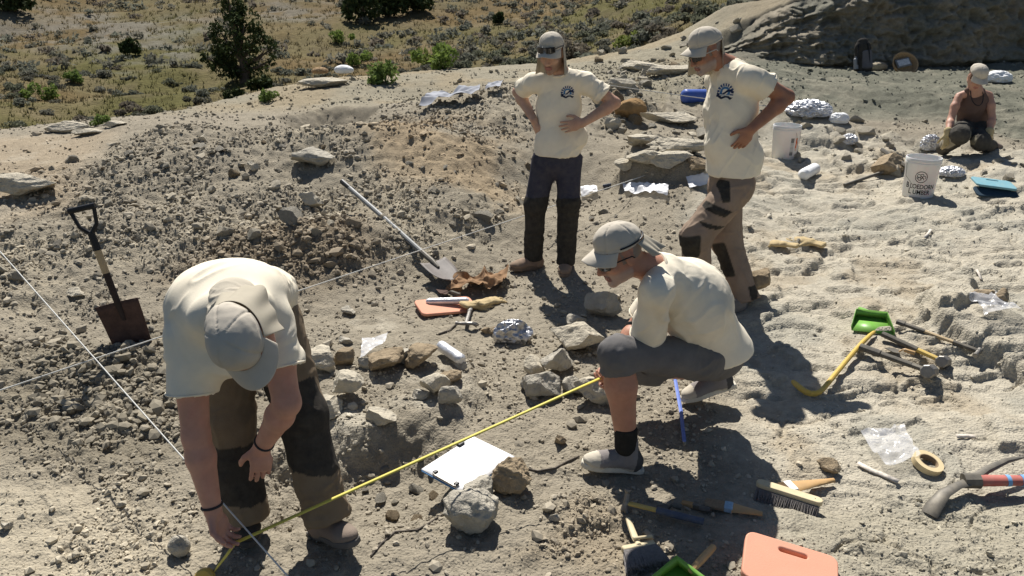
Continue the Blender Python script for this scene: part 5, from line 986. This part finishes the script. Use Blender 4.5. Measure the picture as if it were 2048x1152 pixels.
arc(0, .205, .050, 0, 2*math.pi)
for cx, cz, r, w0, w1 in ((-.020, .215, .014, .5, 5.5), (.006, .222, .012, 0, 5.2), (.024, .204, .013, -1, 4.4), (-.012, .190, .014, 1, 6.2), (.010, .186, .012, -.5, 4), (.0, .203, .009, 0, 6.28), (-.028, .197, .008, 0, 5)): arc(cx, cz, r, w0, w1, 14, .0026)
mb.build('tree_emblem', INK, t)
mb = MB(); mb.tube([(-.150, 0, .31), (-.158, -.04, .20), (-.12, -.12, .13)], .0022, 5); mb.build('wire_handle', STEEL, t)
t = bucket('plain white bucket with a small printed label left of centre back', 1576, 320, .97)
def patch(w0, w1, z0, z1, fn, name, par, nu=24, nv=36):
    mb = MB(); V = []; C = []
    for i in range(nu):
        for j in range(nv): a = w0+(w1-w0)*i/(nu-1); z = z0+(z1-z0)*j/(nv-1); R = RB(z)+.0012; V.append((R*math.cos(a), R*math.sin(a), z)); C.append(fn(i/(nu-1), j/(nv-1)))
    o = link(name, mesh_np(name, V, [(i*nv+j, (i+1)*nv+j, (i+1)*nv+j+1, i*nv+j+1) for i in range(nu-1) for j in range(nv-1)], C), M('printed_label', attr=True, rough=.6, var=0), par); return o
patch(-1.50, -1.22, .05, .24, lambda u, v: (.03, .03, .03) if (v > .72 or v < .2) and (int(u*9)+int(v*31)) % 3 else ((.45, .43, .38) if int(v*26) % 2 else (.62, .61, .58)), 'printed_label', t); patch(-1.05, -.85, .10, .24, lambda u, v: (.62, .13, .03) if v > .2 and (int(v*8)+int(u*3)) % 4 else (.7, .5, .4), 'orange_label', t)
mb = MB(); mb.tube([(.06, -.14, .30), (.09, -.135, .17), (.115, -.10, .05), (.15, -.02, .31)], .0022, 5); mb.build('wire_handle', STEEL, t)
# --- hammers
def hammer(label, ph, pe, secs, head, kind, name='hammer', lift=.03, r=.014, hl=.11, hr=.022, spin=0.):
    a, b, L = lay(ph, pe, lift); t = thing(name, label, 'hammer', None, frame(a, b-a)); x = 0
    for fr, m, nm, rr in secs: mb = MB(); mb.tube([(x*L, 0, 0), ((x+fr*.5)*L, 0, 0), ((x+fr)*L, 0, 0)], [rr, rr*1.02, rr], 10, .8); mb.build(nm, m, t); x += fr
    mb = MB(); c, s = math.cos(spin), math.sin(spin); D = lambda k, z=0: (0, c*k, s*k+z)
    if kind == 'sledge': mb.tube([D(-hl/2), D(-hl/2+.008), D(-hl*.2), D(hl*.2), D(hl/2-.008), D(hl/2)], [hr*.85, hr, hr*.95, hr*.95, hr, hr*.85], 8)
    else:
        mb.tube([D(hl*.5), D(hl*.42), D(hl*.36), D(hl*.2), D(-.01)], [hr*.6, hr*.62, hr*.45, hr*.5, hr*.6], 10)
        for sd in (-1, 1): mb.tube([D(-.005), (-.004+sd*.006, -c*hl*.3, -s*hl*.3+.004), (.008+sd*.012, -c*hl*.48, -s*hl*.48-.006), (.022+sd*.012, -c*hl*.6, -s*hl*.6-.018)], [hr*.6, hr*.5, hr*.35, hr*.15], 8)
    mb.build('head', head, t, bevel=.001); return t
hammer('claw hammer with yellow shaft and navy grip below the crouching man\'s shadow', (1252,1018), (1406,1056), ((.40, FIBY, 'shaft', .011), (.60, NAVY, 'grip', .0165)), STEEL, 'claw', 'claw_hammer', .03, hl=.115, hr=.024, spin=1.2)
hammer('sledgehammer with half yellow half black handle', (1884,736), (1762,680), ((.42, FIBY, 'shaft', .017), (.58, RUB, 'grip', .021)), STEEL, 'sledge', 'sledgehammer', .04, hl=.115, hr=.036, spin=.35); hammer('all black sledgehammer nearer to the yellow pry bar', (1856,756), (1718,706), ((.25, DARK, 'shaft', .018), (.45, RUB, 'shaft', .020), (.30, RUB, 'grip', .026)), STEEL, 'sledge', 'sledgehammer', .04, hl=.125, hr=.040, spin=.35)
hammer('small steel hammer lying against the pink pad with the foil roll', (932,656), (944,616), ((.6, STEEL, 'shaft', .012), (.4, STEEL, 'grip', .016)), STEEL, 'claw', 'hammer', .03, hl=.13, hr=.022)
hammer('dark long handled claw bar lying along the bedrock ledge', (1955,712), (1792,652), ((.3, RUB, 'grip', .016), (.35, WOOD, 'shaft', .013), (.25, RUB, 'shaft', .016), (.10, DARK, 'flat_end', .02)), STEEL, 'claw', 'claw_bar', .03, hl=.15, hr=.024)
# --- pry bar, pickaxe
P = [hit(1752, 666)+[0, 0, .02], hit(1725, 692)+[0, 0, .035], hit(1690, 735)+[0, 0, .04], hit(1652, 782)+[0, 0, .04], hit(1638, 798)+[0, 0, .035], hit(1620, 800)+[0, 0, .03], hit(1600, 790)+[0, 0, .035], hit(1580, 774)+[0, 0, .045]]
mb = MB(); mb.tube(P, [.013, .014, .0145, .0145, .016, .018, .018, .016], 10, 1.0); tag(mb.build('pry_bar', YEL, sub=1), 'yellow hooked pry bar half in shadow right of the crouching man', 'pry bar')
hd = hit(1938, 985); t = thing('pickaxe', 'pickaxe with red handle at the right edge', 'pickaxe', None, frame(hd+[0, 0, .06], hit(2100, 985)-hd)); mb = MB(); mb.tube([(0, 0, 0), (.26, 0, .0), (.75, 0, .0)], [.030, .024, .021], 12, .8); mb.build('handle', RED, t)
for x, w in ((.135, .016), (.195, .03)): mb = MB(); mb.tube([(x, 0, 0), (x+w, 0, 0)],   .0285, 12, .82); mb.build('blue_band', M('blue_band', (.16, .33, .55), rough=.6, var=.1), t)
e1 = np.array(t.matrix_basis.inverted() @ Vector(hit(1858, 1030)+[0, 0, .0])); e2 = np.array(t.matrix_basis.inverted() @ Vector(hit(2046, 944)+[0, 0, .08])); mb = MB(); mb.tube([e1, e1*.85+[-.008, 0, .018], e1*.55+[-.022, 0, .030], e1*.25+[-.02, 0, .016], np.zeros(3)], [.036, .034, .027, .022, .026], 10, .32, (0, 0, 1)); mb.build('adze_blade', DARK, t); mb = MB(); mb.tube([np.zeros(3), e2*.3+[-.012, 0, .016], e2*.65+[-.01, 0, .022], e2], [.026, .019, .015, .004], 8, .75); mb.build('pick_point', DARK, t); mb = MB(); mb.tube([(-.035, 0, 0), (.03, 0, 0)], [.034, .036], 8, .9); mb.build('eye', DARK, t)
# --- brushes
def brush(label, tip, end, bw, mat_h, mat_b, lab=None, lift=.02, name='paint_brush'):
    a, b, L = lay(tip, end, lift); t = thing(name, label, 'brush', None, frame(a, b-a)); mb = MB(); bl = min(.075, L*.35); n = 26
    rg = random.Random(3)
    for i in range(n):
        for j in range(3): y = (i/(n-1)-.5)*bw; z = (j-1)*.006; mb.tube([(bl+.01, y*.95, z), (rg.uniform(0, .008), y*1.05+rg.uniform(-.002, .002), z*.6)], [.0022, .0012], 4)
    mb.build('bristles', mat_b, t); mb = MB(); mb.box((bl+.022, 0, 0), (.034, bw*1.02, .022)); mb.build('ferrule', lab or STEEL, t, bevel=.003); mb = MB(); mb.grid(lambda u, v: (bl+.035+(L-bl-.035)*u, math.cos(v*6.2832)*(bw*.45*(1-u)**2.2+.011+.006*math.sin(u*3)), math.sin(v*6.2832)*.009), 14, 13); mb.build('handle', mat_h, t); return t
PAPB = M('blue_print', (.30, .44, .55), rough=.6, var=.2, vs=60); brush('wooden paint brush with a white label partly under the long dust brush', (1540,990), (1666,970), .065, WOODO, BRIST, PAPER, .025); brush('paint brush with a blue label in the crouching man\'s shadow', (1408,1012), (1524,1036), .05, WOODO, BRIST, PAPB, .02)
brush('slim tan brush with a black end left of the blue labelled brush', (1362,1012), (1420,1028), .02, RUB, WOODO, DARK, .02)
a, b, L = lay((1512, 985), (1640, 1026), .05); t = thing('dust_brush', 'long wooden bench brush with dark bristles at the shadow edge', 'brush', None, frame(a, b-a, (0, .1, 1))); me = plate_mesh('wooden_back', rrect(L, .042, .02), [slot(.012, .012, L*.40, 0)], .022, .004); o = link('wooden_back', me, WOODP, t); o.location = (L/2, 0, 0); mb = MB(); rg = random.Random(5)
for i in range(90):
    for j in range(5): x = L*(.02+.96*i/89); y = -.004-.007*j; mb.tube([(x, y, -.008), (x+rg.uniform(-.006, .006), y-.030+rg.uniform(-.006, .006), -.05+rg.uniform(-.004, .006))], [.0024, .0014], 3)
mb.build('bristles', BRIS, t)
p = hit(1276, 1112)+[0, 0, .040]; t = thing('whitewash_brush', 'wide block brush with pale wooden handle and grey bristles', 'brush', None, frame(p, hit(1312, 1102)-hit(1240, 1116), (0, 0, 1))); mb = MB(); mb.box((0, 0, 0), (.135, .026, .028)); mb.build('block', WOODP, t, bevel=.006); mb = MB(); hh = np.array(t.matrix_basis.inverted() @ Vector(hit(1254, 1062)+[0, 0, .06])); mb.tube([(0, 0, .01), tuple(hh*.35), tuple(hh*.8), tuple(hh)], [.012, .014, .012, .009], 10, .7); mb.tube([(-.01, .03, .02), (.06, .012, .03)], .006, 8); mb.build('handle', WOODP, t); mb = MB()
for i in range(60):
    for j in range(6): x = (i/59-.5)*.13; y = (j-2.5)*.005; mb.tube([(x, -.010, y-.002), (x*1.15+rg.uniform(-.004, .004), -.045+rg.uniform(-.004, .004), y*1.2-.010), (x*1.32+rg.uniform(-.005, .005), -.085+rg.uniform(-.010, .006), y*1.3-.022)], [.0026, .0022, .0013], 3)
mb.build('bristles', BRIS, t)
# --- dustpans
def dustpan(label, c, fwd_px, w, l, handle=None, tilt=.05):
    p = hit(*c)+[0, 0, .012]; q = hit(*fwd_px); t = thing('dustpan', label, 'dustpan', None, frame(p, q-p)); mb = MB(); mb.add([(l/2, -w/2, .0), (l/2, w/2, .0), (-l/2, w*.36, .012), (-l/2, -w*.36, .012)], [(0, 1, 2, 3)]); mb.build('tray', GREEN_P, t, solid=.003)
    mb = MB(); mb.add([(l/2, w/2, .0), (-l/2, w*.36, .012), (-l/2, w*.38, .062), (l*.40, w*.52, .018), (-l/2, -w*.36, .012), (-l/2, -w*.38, .062), (l/2, -w/2, 0), (l*.40, -w*.52, .018)], [(0, 1, 2, 3), (1, 4, 5, 2), (4, 6, 7, 5)]); mb.build('rim', GREEN_P, t, solid=.003)
    if handle is not None:
        e = np.array(t.matrix_basis.inverted() @ Vector(hit(*handle)+[0, 0, .05])); mb = MB(); s0 = np.array([-l/2, 0, .04]); mb.tube([s0, s0+(e-s0)*.5, e], [.012, .015, .013], 10); mb.build('handle', WOODO if handle[0] > 1400 and handle[1] > 900 else GREEN_P, t)
    return t
dustpan('bright green dustpan lying on the bedrock above the pry bar', (1742,655), (1752,700), .235, .17, (1716,632)); dustpan('green dustpan with wooden handle cut by the bottom edge', (1352,1188), (1312,1216), .18, .16, (1424,1116))
# --- masking tape, ruler, paper strips, cords, trowels
p = hit(1858, 938)+[0, .02, .018]; t = thing('tape_roll', 'roll of cream masking tape beside the clear bag', 'tape roll', None, Matrix.Translation(Vector(p)) @ Matrix.Rotation(.22, 4, 'X') @ Matrix.Rotation(.18, 4, 'Y')); mb = MB(); mb.lathe([(.042, -.014), (.065, -.014), (.065, .014), (.042, .014), (.042, -.014)], 40); mb.build('tape', M('masking_tape', (.66, .53, .31), rough=.7, var=.05), t); mb = MB(); mb.lathe([(.0385, -.0138), (.0418, -.0138), (.0418, .0138), (.0385, .0138), (.0385, -.0138)], 40); mb.build('core', M('cardboard', (.30, .22, .14), rough=.9, var=.1), t)
mb = MB(); P = [at(1350, 764, 3.30), at(1360, 830, 3.16), at(1368, 892, 3.07)]; P = [hit(1350, 766)+[0, 0, .02], hit(1361, 828)+[0, 0, .02], hit(1368, 890)+[0, 0, .02]]; mb.tube(P, .009, 4, .5); tag(mb.build('folding_ruler', M('blue_ruler', (.14, .20, .50), rough=.5, var=.15, vs=40)), 'blue folding ruler lying in shade under the crouching man', 'ruler')
def ribbon_thing(name, label, cat, pts, w, mat):
    mb = MB(); ribbon(mb, [hit(*q)+[0, 0, .012] for q in pts], w); return tag(mb.build(name, mat, solid=.002), label, cat)
PRT = M('printed_strip', (.60, .54, .46), rough=.9, var=.35, vs=70); ribbon_thing('paper_strip', 'printed paper strip lying below the clear bag and tape roll', 'paper', [(1714, 930), (1740, 944), (1770, 956), (1796, 968)], .022, PRT); ribbon_thing('paper_strip', 'short paper strip lying right of the tape roll', 'paper', [(1912, 877), (1932, 876), (1950, 878)], .02, PRT); ribbon_thing('paper_strip', 'tiny pink paper strip on bedrock right of the gloves', 'paper', [(1848, 478), (1856, 470), (1862, 461)], .02, PRT); ribbon_thing('paper_strip', 'tiny pink paper strip above the two brown clods', 'paper', [(1952, 542), (1958, 552), (1962, 562)], .02, PRT)
def on_ground(pts, lift, n=6):
    out = []
    for (a, b) in zip(pts[:-1], pts[1:]):
        for k in range(n): u = k/n; out.append(hit(a[0]+(b[0]-a[0])*u, a[1]+(b[1]-a[1])*u)+[0, 0, lift])
    return out+[hit(*pts[-1])+[0, 0, lift]]
strand('dry_root', 'thin dark root curving from the boot to the pitted rock', on_ground([(742,1114),(762,1090),(790,1066),(835,1062),(862,1046),(884,1032),(906,1022)], .004), .0052, CORDM, 'root'); strand('dry_root', 'thin dark root leading to the crouching man\'s shoe', on_ground([(1040,936),(1075,944),(1110,938),(1132,926),(1158,914)], .004), .0050, CORDM, 'root')
strand('dry_root', 'thin root left of the small steel hammer', on_ground([(878,670),(900,662),(915,648)], .006), .006, CORDM, 'root')
def trowel(label, p, q, mh, mbld, flat=.05):
    a, b, L = lay(p, q, .02); t = thing('trowel', label, 'trowel', None, frame(a, b-a)); mb = MB(); mb.prism([(0, 0), (L*.30, flat), (L*.5, flat*.8), (L*.55, 0), (L*.5, -flat*.8), (L*.30, -flat)], -.002, .002); mb.build('blade', mbld, t); mb = MB(); mb.tube([(L*.5, 0, 0), (L*.6, 0, .02), (L*.66, 0, .02), (L, 0, .018)], [.005, .005, .012, .013], 8); mb.build('handle', mh, t)
trowel('trowel with brown blade behind the foil roll on pink pad', (872,584), (920,600), RUB, RUST, .035); trowel('small dark trowel in the shadow above the claw hammer', (1312,1020), (1362,1030), RUB, DARK, .022); trowel('little trowel with wooden handle between the two sledgehammers', (1768,702), (1826,718), WOODO, DARK, .03)
# --- wrapped, crumpled and woven things
def lump(name, label, cat, px, py, wpx, hpx, mat, seed, am=.25, freq=2.2, depth=.8, ridged=True, lift=0., sub=5, sharp=28):
    p = hit(px, py); ax = p[1]*math.cos(PITCH)+(CAMH-p[2])*math.sin(PITCH); w = wpx/FPX*ax/2; h = hpx/FPX*ax/2; V, F = ICO[sub]; n = fb3(V+seed*1.7, freq, 4, seed); n = (1-2*np.abs(n)) if ridged else n; V = V*(1+am*n)[:, None]; V[:, 2] = np.where(V[:, 2] < -.55, -.55, V[:, 2])
    me = mesh_np(name, V*[w, w*depth, h], F, smooth=True, sharp=sharp if ridged else None); o = link(name, me, mat); o.location = p+[0, w*depth*.5, h*.55+lift]; return tag(o, label, cat)
def roll(name, label, cat, p, q, r, mat, lift=None, crinkle=.06, seed=1, z0=None):
    a = hit(*p) if z0 is None else atz(*p, z0); b = hit(*q) if z0 is None else atz(*q, z0); lift = r if lift is None else lift; V = []; n = 28; k = 24
    for i in range(k+1):
        c = a+(b-a)*i/k+[0, 0, lift]; d = nrm(b-a); s = nrm(np.cross(d, (0, 0, 1))); u = np.cross(s, d); rr = r*(.55 if i in (0, k) else (.88 if i in (1, k-1) else 1))
        for j in range(n): w = 2*math.pi*j/n; V.append(c+rr*(math.cos(w)*s+math.sin(w)*u))
    V = np.array(V); N = fb3(V, .55/r, 3, seed); V = V+(V-np.repeat(np.array([V[i*n:(i+1)*n].mean(0) for i in range(k+1)]), n, 0))*(crinkle*(1-2*np.abs(N)))[:, None]
    F = [(i*n+j, (i+1)*n+j, (i+1)*n+(j+1) % n, i*n+(j+1) % n) for i in range(k) for j in range(n)]+[tuple(range(n)), tuple(range((k+1)*n-1, k*n-1, -1))]; return tag(link(name, mesh_np(name, V, F, smooth=True, sharp=40), mat), label, cat)
roll('foil_roll', 'silver foil roll leaning at the right of the soil block', 'foil roll', (880,706), (925,738), .030, FOIL, .05, .05, 2); pz = hit(895, 615)[2]; roll('foil_roll', 'silver foil roll lying on the pink pad by the sack', 'foil roll', (852,606), (938,604), .022, FOIL, .01, .04, 3, z0=pz+.04)
lump('crumpled_foil', 'crumpled dark and silver foil right of the small hammer', 'foil', 1026, 684, 48, 40, M('dull_foil', (.45, .45, .46), rough=.35, var=.4, vs=18, metal=.9, bump=.6, bs=60, bd=.006), 5, .75, 1.1, .6); lump('foil_bundle', 'large foil wrapped bundle below the grey mound', 'foil bundle', 1622, 232, 74, 34, FOIL, 6, .3, 4.5); lump('plaster_bundle', 'small white plaster lump right of the large foil bundle', 'plaster bundle', 1680, 246, 34, 24, WHITE, 7, .2, 2); lump('foil_bundle', 'small foil wrapped bundle on bedrock between bucket and woman', 'foil bundle', 1700, 288, 28, 22, FOIL, 8, .28, 4)
lump('foil_bundle', 'foil bundle lying just right of the lettered bucket', 'foil bundle', 1906, 352, 42, 20, FOIL, 9, .3, 4); lump('foil_bundle', 'foil bundle behind the left leg of the kneeling woman', 'foil bundle', 1862, 300, 32, 34, FOIL, 10, .28, 4); roll('plaster_roll', 'white wrapped roll lying on bedrock below the plain bucket', 'plaster bundle', (1604,360), (1630,346), .055, WHITE, .05, .05, 4)
lump('cloth_sack', 'small fold of brown cloth left of the burlap sack', 'cloth', 908, 584, 26, 18, M('burlap', (.27, .165, .09), rough=1., var=.2, vs=30, bump=.5, bs=180, bd=.004), 13, .35, 2.2, .6, sharp=80)
lump('white_bag', 'white cloth bag at the wall foot behind the woman\'s head', 'bag', 1998, 164, 46, 24, WHITE, 14, .3, 1.8, .7); lump('white_bag', 'white bag on the stone slab at the berm', 'bag', 688, 160, 38, 20, WHITE, 15, .12, 1.5, .7, False, .10); lump('straw_hat', 'tan woven bundle left of the white bag on the slab', 'bundle', 640, 160, 30, 14, M('straw', (.36, .24, .13), rough=.95, var=.3, vs=50, bump=.8, bs=60), 16, .15, 4, .8, True, .10)
lump('sandbag', 'tan sack at the foot of the wall between pack and basket', 'sack', 1757, 140, 40, 20, M('sackcloth', (.36, .31, .22), rough=.95, var=.15, vs=20), 17, .2, 1.6, .7, False); lump('dirt_clump', 'brown earth clump at the wall behind the backpack', 'earth clump', 1752, 118, 74, 66, ROCKB, 18, .2, 2, .5, False)
# gloves
GL = M('work_glove', (.48, .37, .20), rough=.95, var=.15, vs=30, bump=.4, bs=120)
def glove(label, px, py, dpx, side, sc=1., curl=(.1, .15, .1), spread=.6):
    p = hit(px, py)+[0, 0, .03]; d = nrm(hit(*dpx)-p); f = Field(.005); hand_prims(f, p, d, (0, .1, -1), side, curl, spread, 1.2*sc); f.econe(p-d*.09, p, (.050*sc, .018), (.034*sc, .016), np.cross(d, (0, 0, 1)), .02); V, F = f.mesh(); V = folds(V, F, [(.004, d, 25, 8)], 3); tag(link('work_glove', mesh_np('work_glove', V, F), GL), label, 'glove')
glove('tan work glove lying right of the foil roll on pink pad', 975, 612, (1012, 596), 1); glove('second tan work glove nearer the pink pad', 950, 618, (985, 609), -1); glove('tan glove with spread fingers on the bedrock behind the crouching man', 1622, 492, (1580, 476), 1, 1.1, (.1, .15, .1), .5); glove('folded tan glove left of the one with spread fingers', 1568, 496, (1545, 486), -1, .9, (.6, .7, .5))
# clear bags and tarps
def crumple(name, label, cat, corners, mat, am, seed, lift=.02, n=34, fq=9, th=.0006):
    q = [hit(*c)+[0, 0, lift] for c in corners]; V = []
    for i in range(n):
        for j in range(n): u = i/(n-1); v = j/(n-1); V.append((q[0]*(1-u)+q[1]*u)*(1-v)+(q[3]*(1-u)+q[2]*u)*v)
    V = np.array(V); z = Hf(V[:, 0], V[:, 1]); nn = 1-2*np.abs(fb3(V, fq, 3, seed)); V[:, 2] = np.maximum(V[:, 2], z+.004)+am*np.clip(nn+.3, 0, 1.3); V[:, :2] += am*.5*np.stack([fb3(V, fq, 2, seed+4), fb3(V, fq, 2, seed+6)], -1)
    F = [(i*n+j, (i+1)*n+j, (i+1)*n+j+1, i*n+j+1) for i in range(n-1) for j in range(n-1)]; return tag(link(name, mesh_np(name, V, F, smooth=True, sharp=50), mat), label, cat)
crumple('plastic_bag', 'clear plastic bag lying beside the masking tape roll', 'plastic bag', [(1716,880),(1806,864),(1838,930),(1770,952)], BAG, .03, 3); crumple('plastic_bag', 'clear plastic bag on the bedrock ledge below the brown clods', 'plastic bag', [(1936,606),(1990,604),(2044,636),(1966,646)], BAG, .035, 4, .03); crumple('plastic_sheet', 'milky plastic sheet left of the foil roll behind the tan lumps', 'plastic sheet', [(722,738),(726,700),(778,688),(772,706)], M('hazy_film', (.85, .85, .86), rough=.3, var=0, alpha=.42, spec=.6), .02, 5, .05)
crumple('plastic_bag', 'white plastic bag before the stone block between the standing men', 'plastic bag', [(1244,376),(1336,382),(1334,398),(1250,394)], BAGW, .035, 6); crumple('plastic_bag', 'small clear bag right of the navy trousers', 'plastic bag', [(1160,384),(1190,380),(1194,392),(1164,398)], BAGW, .03, 7); crumple('plastic_sheet', 'pale plastic sheet tucked under the brown trousered man\'s hip', 'plastic sheet', [(1372,362),(1416,354),(1418,374),(1378,382)], BAGW, .02, 8)
crumple('tarp', 'crumpled silver tarp lying behind the crest of the heap', 'tarp', [(832,226),(868,204),(962,186),(958,204)], M('tarp', (.30, .31, .34), rough=.75, var=.1, vs=10, spec=.2), .07, 9, .05, 44, 4); crumple('tarp', 'small grey piece of tarp right of the large one', 'tarp', [(970,192),(976,180),(1006,176),(1000,188)], M('tarp'), .05, 10, .04, 20, 5)
crumple('cloth_sack', 'crumpled brown burlap sack behind the pink pad', 'sack', [(898,592),(912,570),(1018,548),(1008,590)], M('burlap'), .075, 31, .01, 60, 8)
# blue roll, bars, backpack, basket
roll('blue_mat', 'rolled blue sleeping mat behind the brown trousered man', 'mat', (1364,206), (1430,206), .085, BLUE, .08, .01, 5)
strand('iron_bar', 'dark iron bar leaning behind the lettered bucket', [hit(1760,322)+[0, 0, .12], hit(1822,350)+[0, 0, .05]], .022, DARK, 'bar'); strand('iron_bar', 'dark iron bar lying flat left of the tan slanting rock', [hit(1688,374)+[0, 0, .02], hit(1764,354)+[0, 0, .05]], .016, DARK, 'bar'); strand('marker_pen', 'small dark pen lying behind the navy trousered man', [hit(1206,374)+[0, 0, .01], hit(1222,371)+[0, 0, .01]], .014, NAVY, 'pen')
p = at(1727, 139, 12.7); p[2] = gz(p); t = thing('backpack', 'black and grey backpack standing against the quarry wall', 'backpack', None, Matrix.Translation(Vector(p)) @ Matrix.Rotation(-.12, 4, 'Y') @ Matrix.Rotation(-.15, 4, 'X')); f = Field(.008); f.econe((0, 0, .07), (0, 0, .38), (.135, .10), (.115, .08), (1, 0, 0), .05); f.econe((0, 0, .36), (0, .0, .46), (.11, .07), (.08, .05), (1, 0, 0), .04); garment(t, 'pack_bag', f, lambda V: np.tile([.018, .018, .02], (len(V), 1)), [(.006, (0, 0, 1), 14, 5)], 3, CANVAS)
f = Field(.008); f.econe((.03, -.09, .08), (.03, -.075, .30), (.085, .04), (.075, .03), (1, 0, 0), .03); garment(t, 'front_pocket', f, lambda V: np.tile([.10, .10, .115], (len(V), 1)), [(.004, (0, 0, 1), 18, 6)], 5, CANVAS)
for s in (-1, 1): mb = MB(); mb.tube([(s*.07-.02, -.075, .42), (s*.085-.03, -.11, .30), (s*.09-.03, -.11, .12)], .014, 8, .5); mb.build('strap', BLACK, t)
mb = MB(); mb.lathe([(0, .0), (.032, .0), (.034, .02), (.034, .15), (.014, .17), (.014, .19), (0, .19)], 16, Matrix.Translation((-.13, -.06, .06))); mb.build('bottle', M('grey_bottle', (.24, .25, .27), rough=.4, var=0), t)
p = at(1808, 144, 12.8); p[2] = gz(p)+.14; t = thing('basket', 'tan basket holding a silver tray leaning at the quarry wall', 'basket', None, Matrix.Translation(Vector(p)) @ Matrix.Rotation(.9, 4, 'X') @ Matrix.Rotation(.25, 4, 'Z')); mb = MB(); mb.lathe([(0, -.10), (.15, -.10), (.19, -.02), (.20, .0), (.185, .0), (.14, -.08), (0, -.085)], 24); mb.build('bowl', M('straw'), t); mb = MB(); mb.box((-.02, .02, -.02), (.24, .15, .02)); mb.build('tray', STEEL, t, bevel=.008); mb = MB(); mb.box((-.02, .02, -.007), (.19, .10, .006)); mb.build('tray_lid', M('pale_tray', (.5, .5, .5), rough=.4, var=.3, vs=25), t)
# ---------------------------------------------------------------- the cut face of the quarry wall, rough clay and loose rock
def cut_face():
    nx, nz = 420, 80; A = np.linspace(.232, .95, nx); U = np.linspace(0, 1, nz); aa = np.repeat(A[:, None], nz, 1); uu = np.repeat(U[None], nx, 0); y0 = 13.75+.3*fb2(aa*9, aa*0+2, 3, 5)-.15*(aa-.5)
    x = aa*y0; zb = Qf(x.ravel(), y0.ravel()-.1).reshape(x.shape)-.12; hw = np.interp(aa, _aw, _hw)*sstep(.232, .32, aa)+.05; z = zb+(hw+.10)*uu; st = uu*5.5+.9*fb2(aa*14, uu*2, 3, 77)+.35*fb2(aa*60, uu*4, 2, 78); fr = st-np.floor(st); y = y0-.14+.78*(np.floor(st)+sstep(.55, 1., fr))/5.5
    P = np.stack([x, y, z], -1).reshape(-1, 3); n = .22*fb3(P*[1, 1, 1.3], 1.1, 3, 5)+.20*(1-2*np.abs(fb3(P, 2.3, 4, 8)))+.10*(1-2*np.abs(fb3(P, 6, 3, 18)))+.09*(1-2*np.abs(fb3(P*[1, 1, 1.8], 11, 3, 9))); lay_ = .04*np.sign(np.sin(P[:, 2]*17+2*fb3(P, 1.5, 3, 4)))
    fade = sstep(0, .12, uu.ravel())*(1-sstep(.88, 1, uu.ravel())*.6); P[:, 1] -= (n+lay_*.5)*fade; P[:, 2] += .07*fb3(P, 2.5, 4, 12)*sstep(.5, 1, uu.ravel())
    i = np.arange(nx*nz).reshape(nx, nz); F = np.stack([i[:-1, :-1], i[1:, :-1], i[1:, 1:], i[:-1, 1:]], -1).reshape(-1, 4); m = sstep(-.2, .3, fb3(P, 1.8, 4, 20))[:, None]; c = np.array([.20, .19, .15])*(1-m)+np.array([.28, .245, .185])*m; c = c*(1+.15*fb3(P, 7, 3, 3))[:, None]
    return tag(link('quarry_bank', mesh_np('quarry_bank', P, F, c), SOIL), kind='structure')
cut_face()
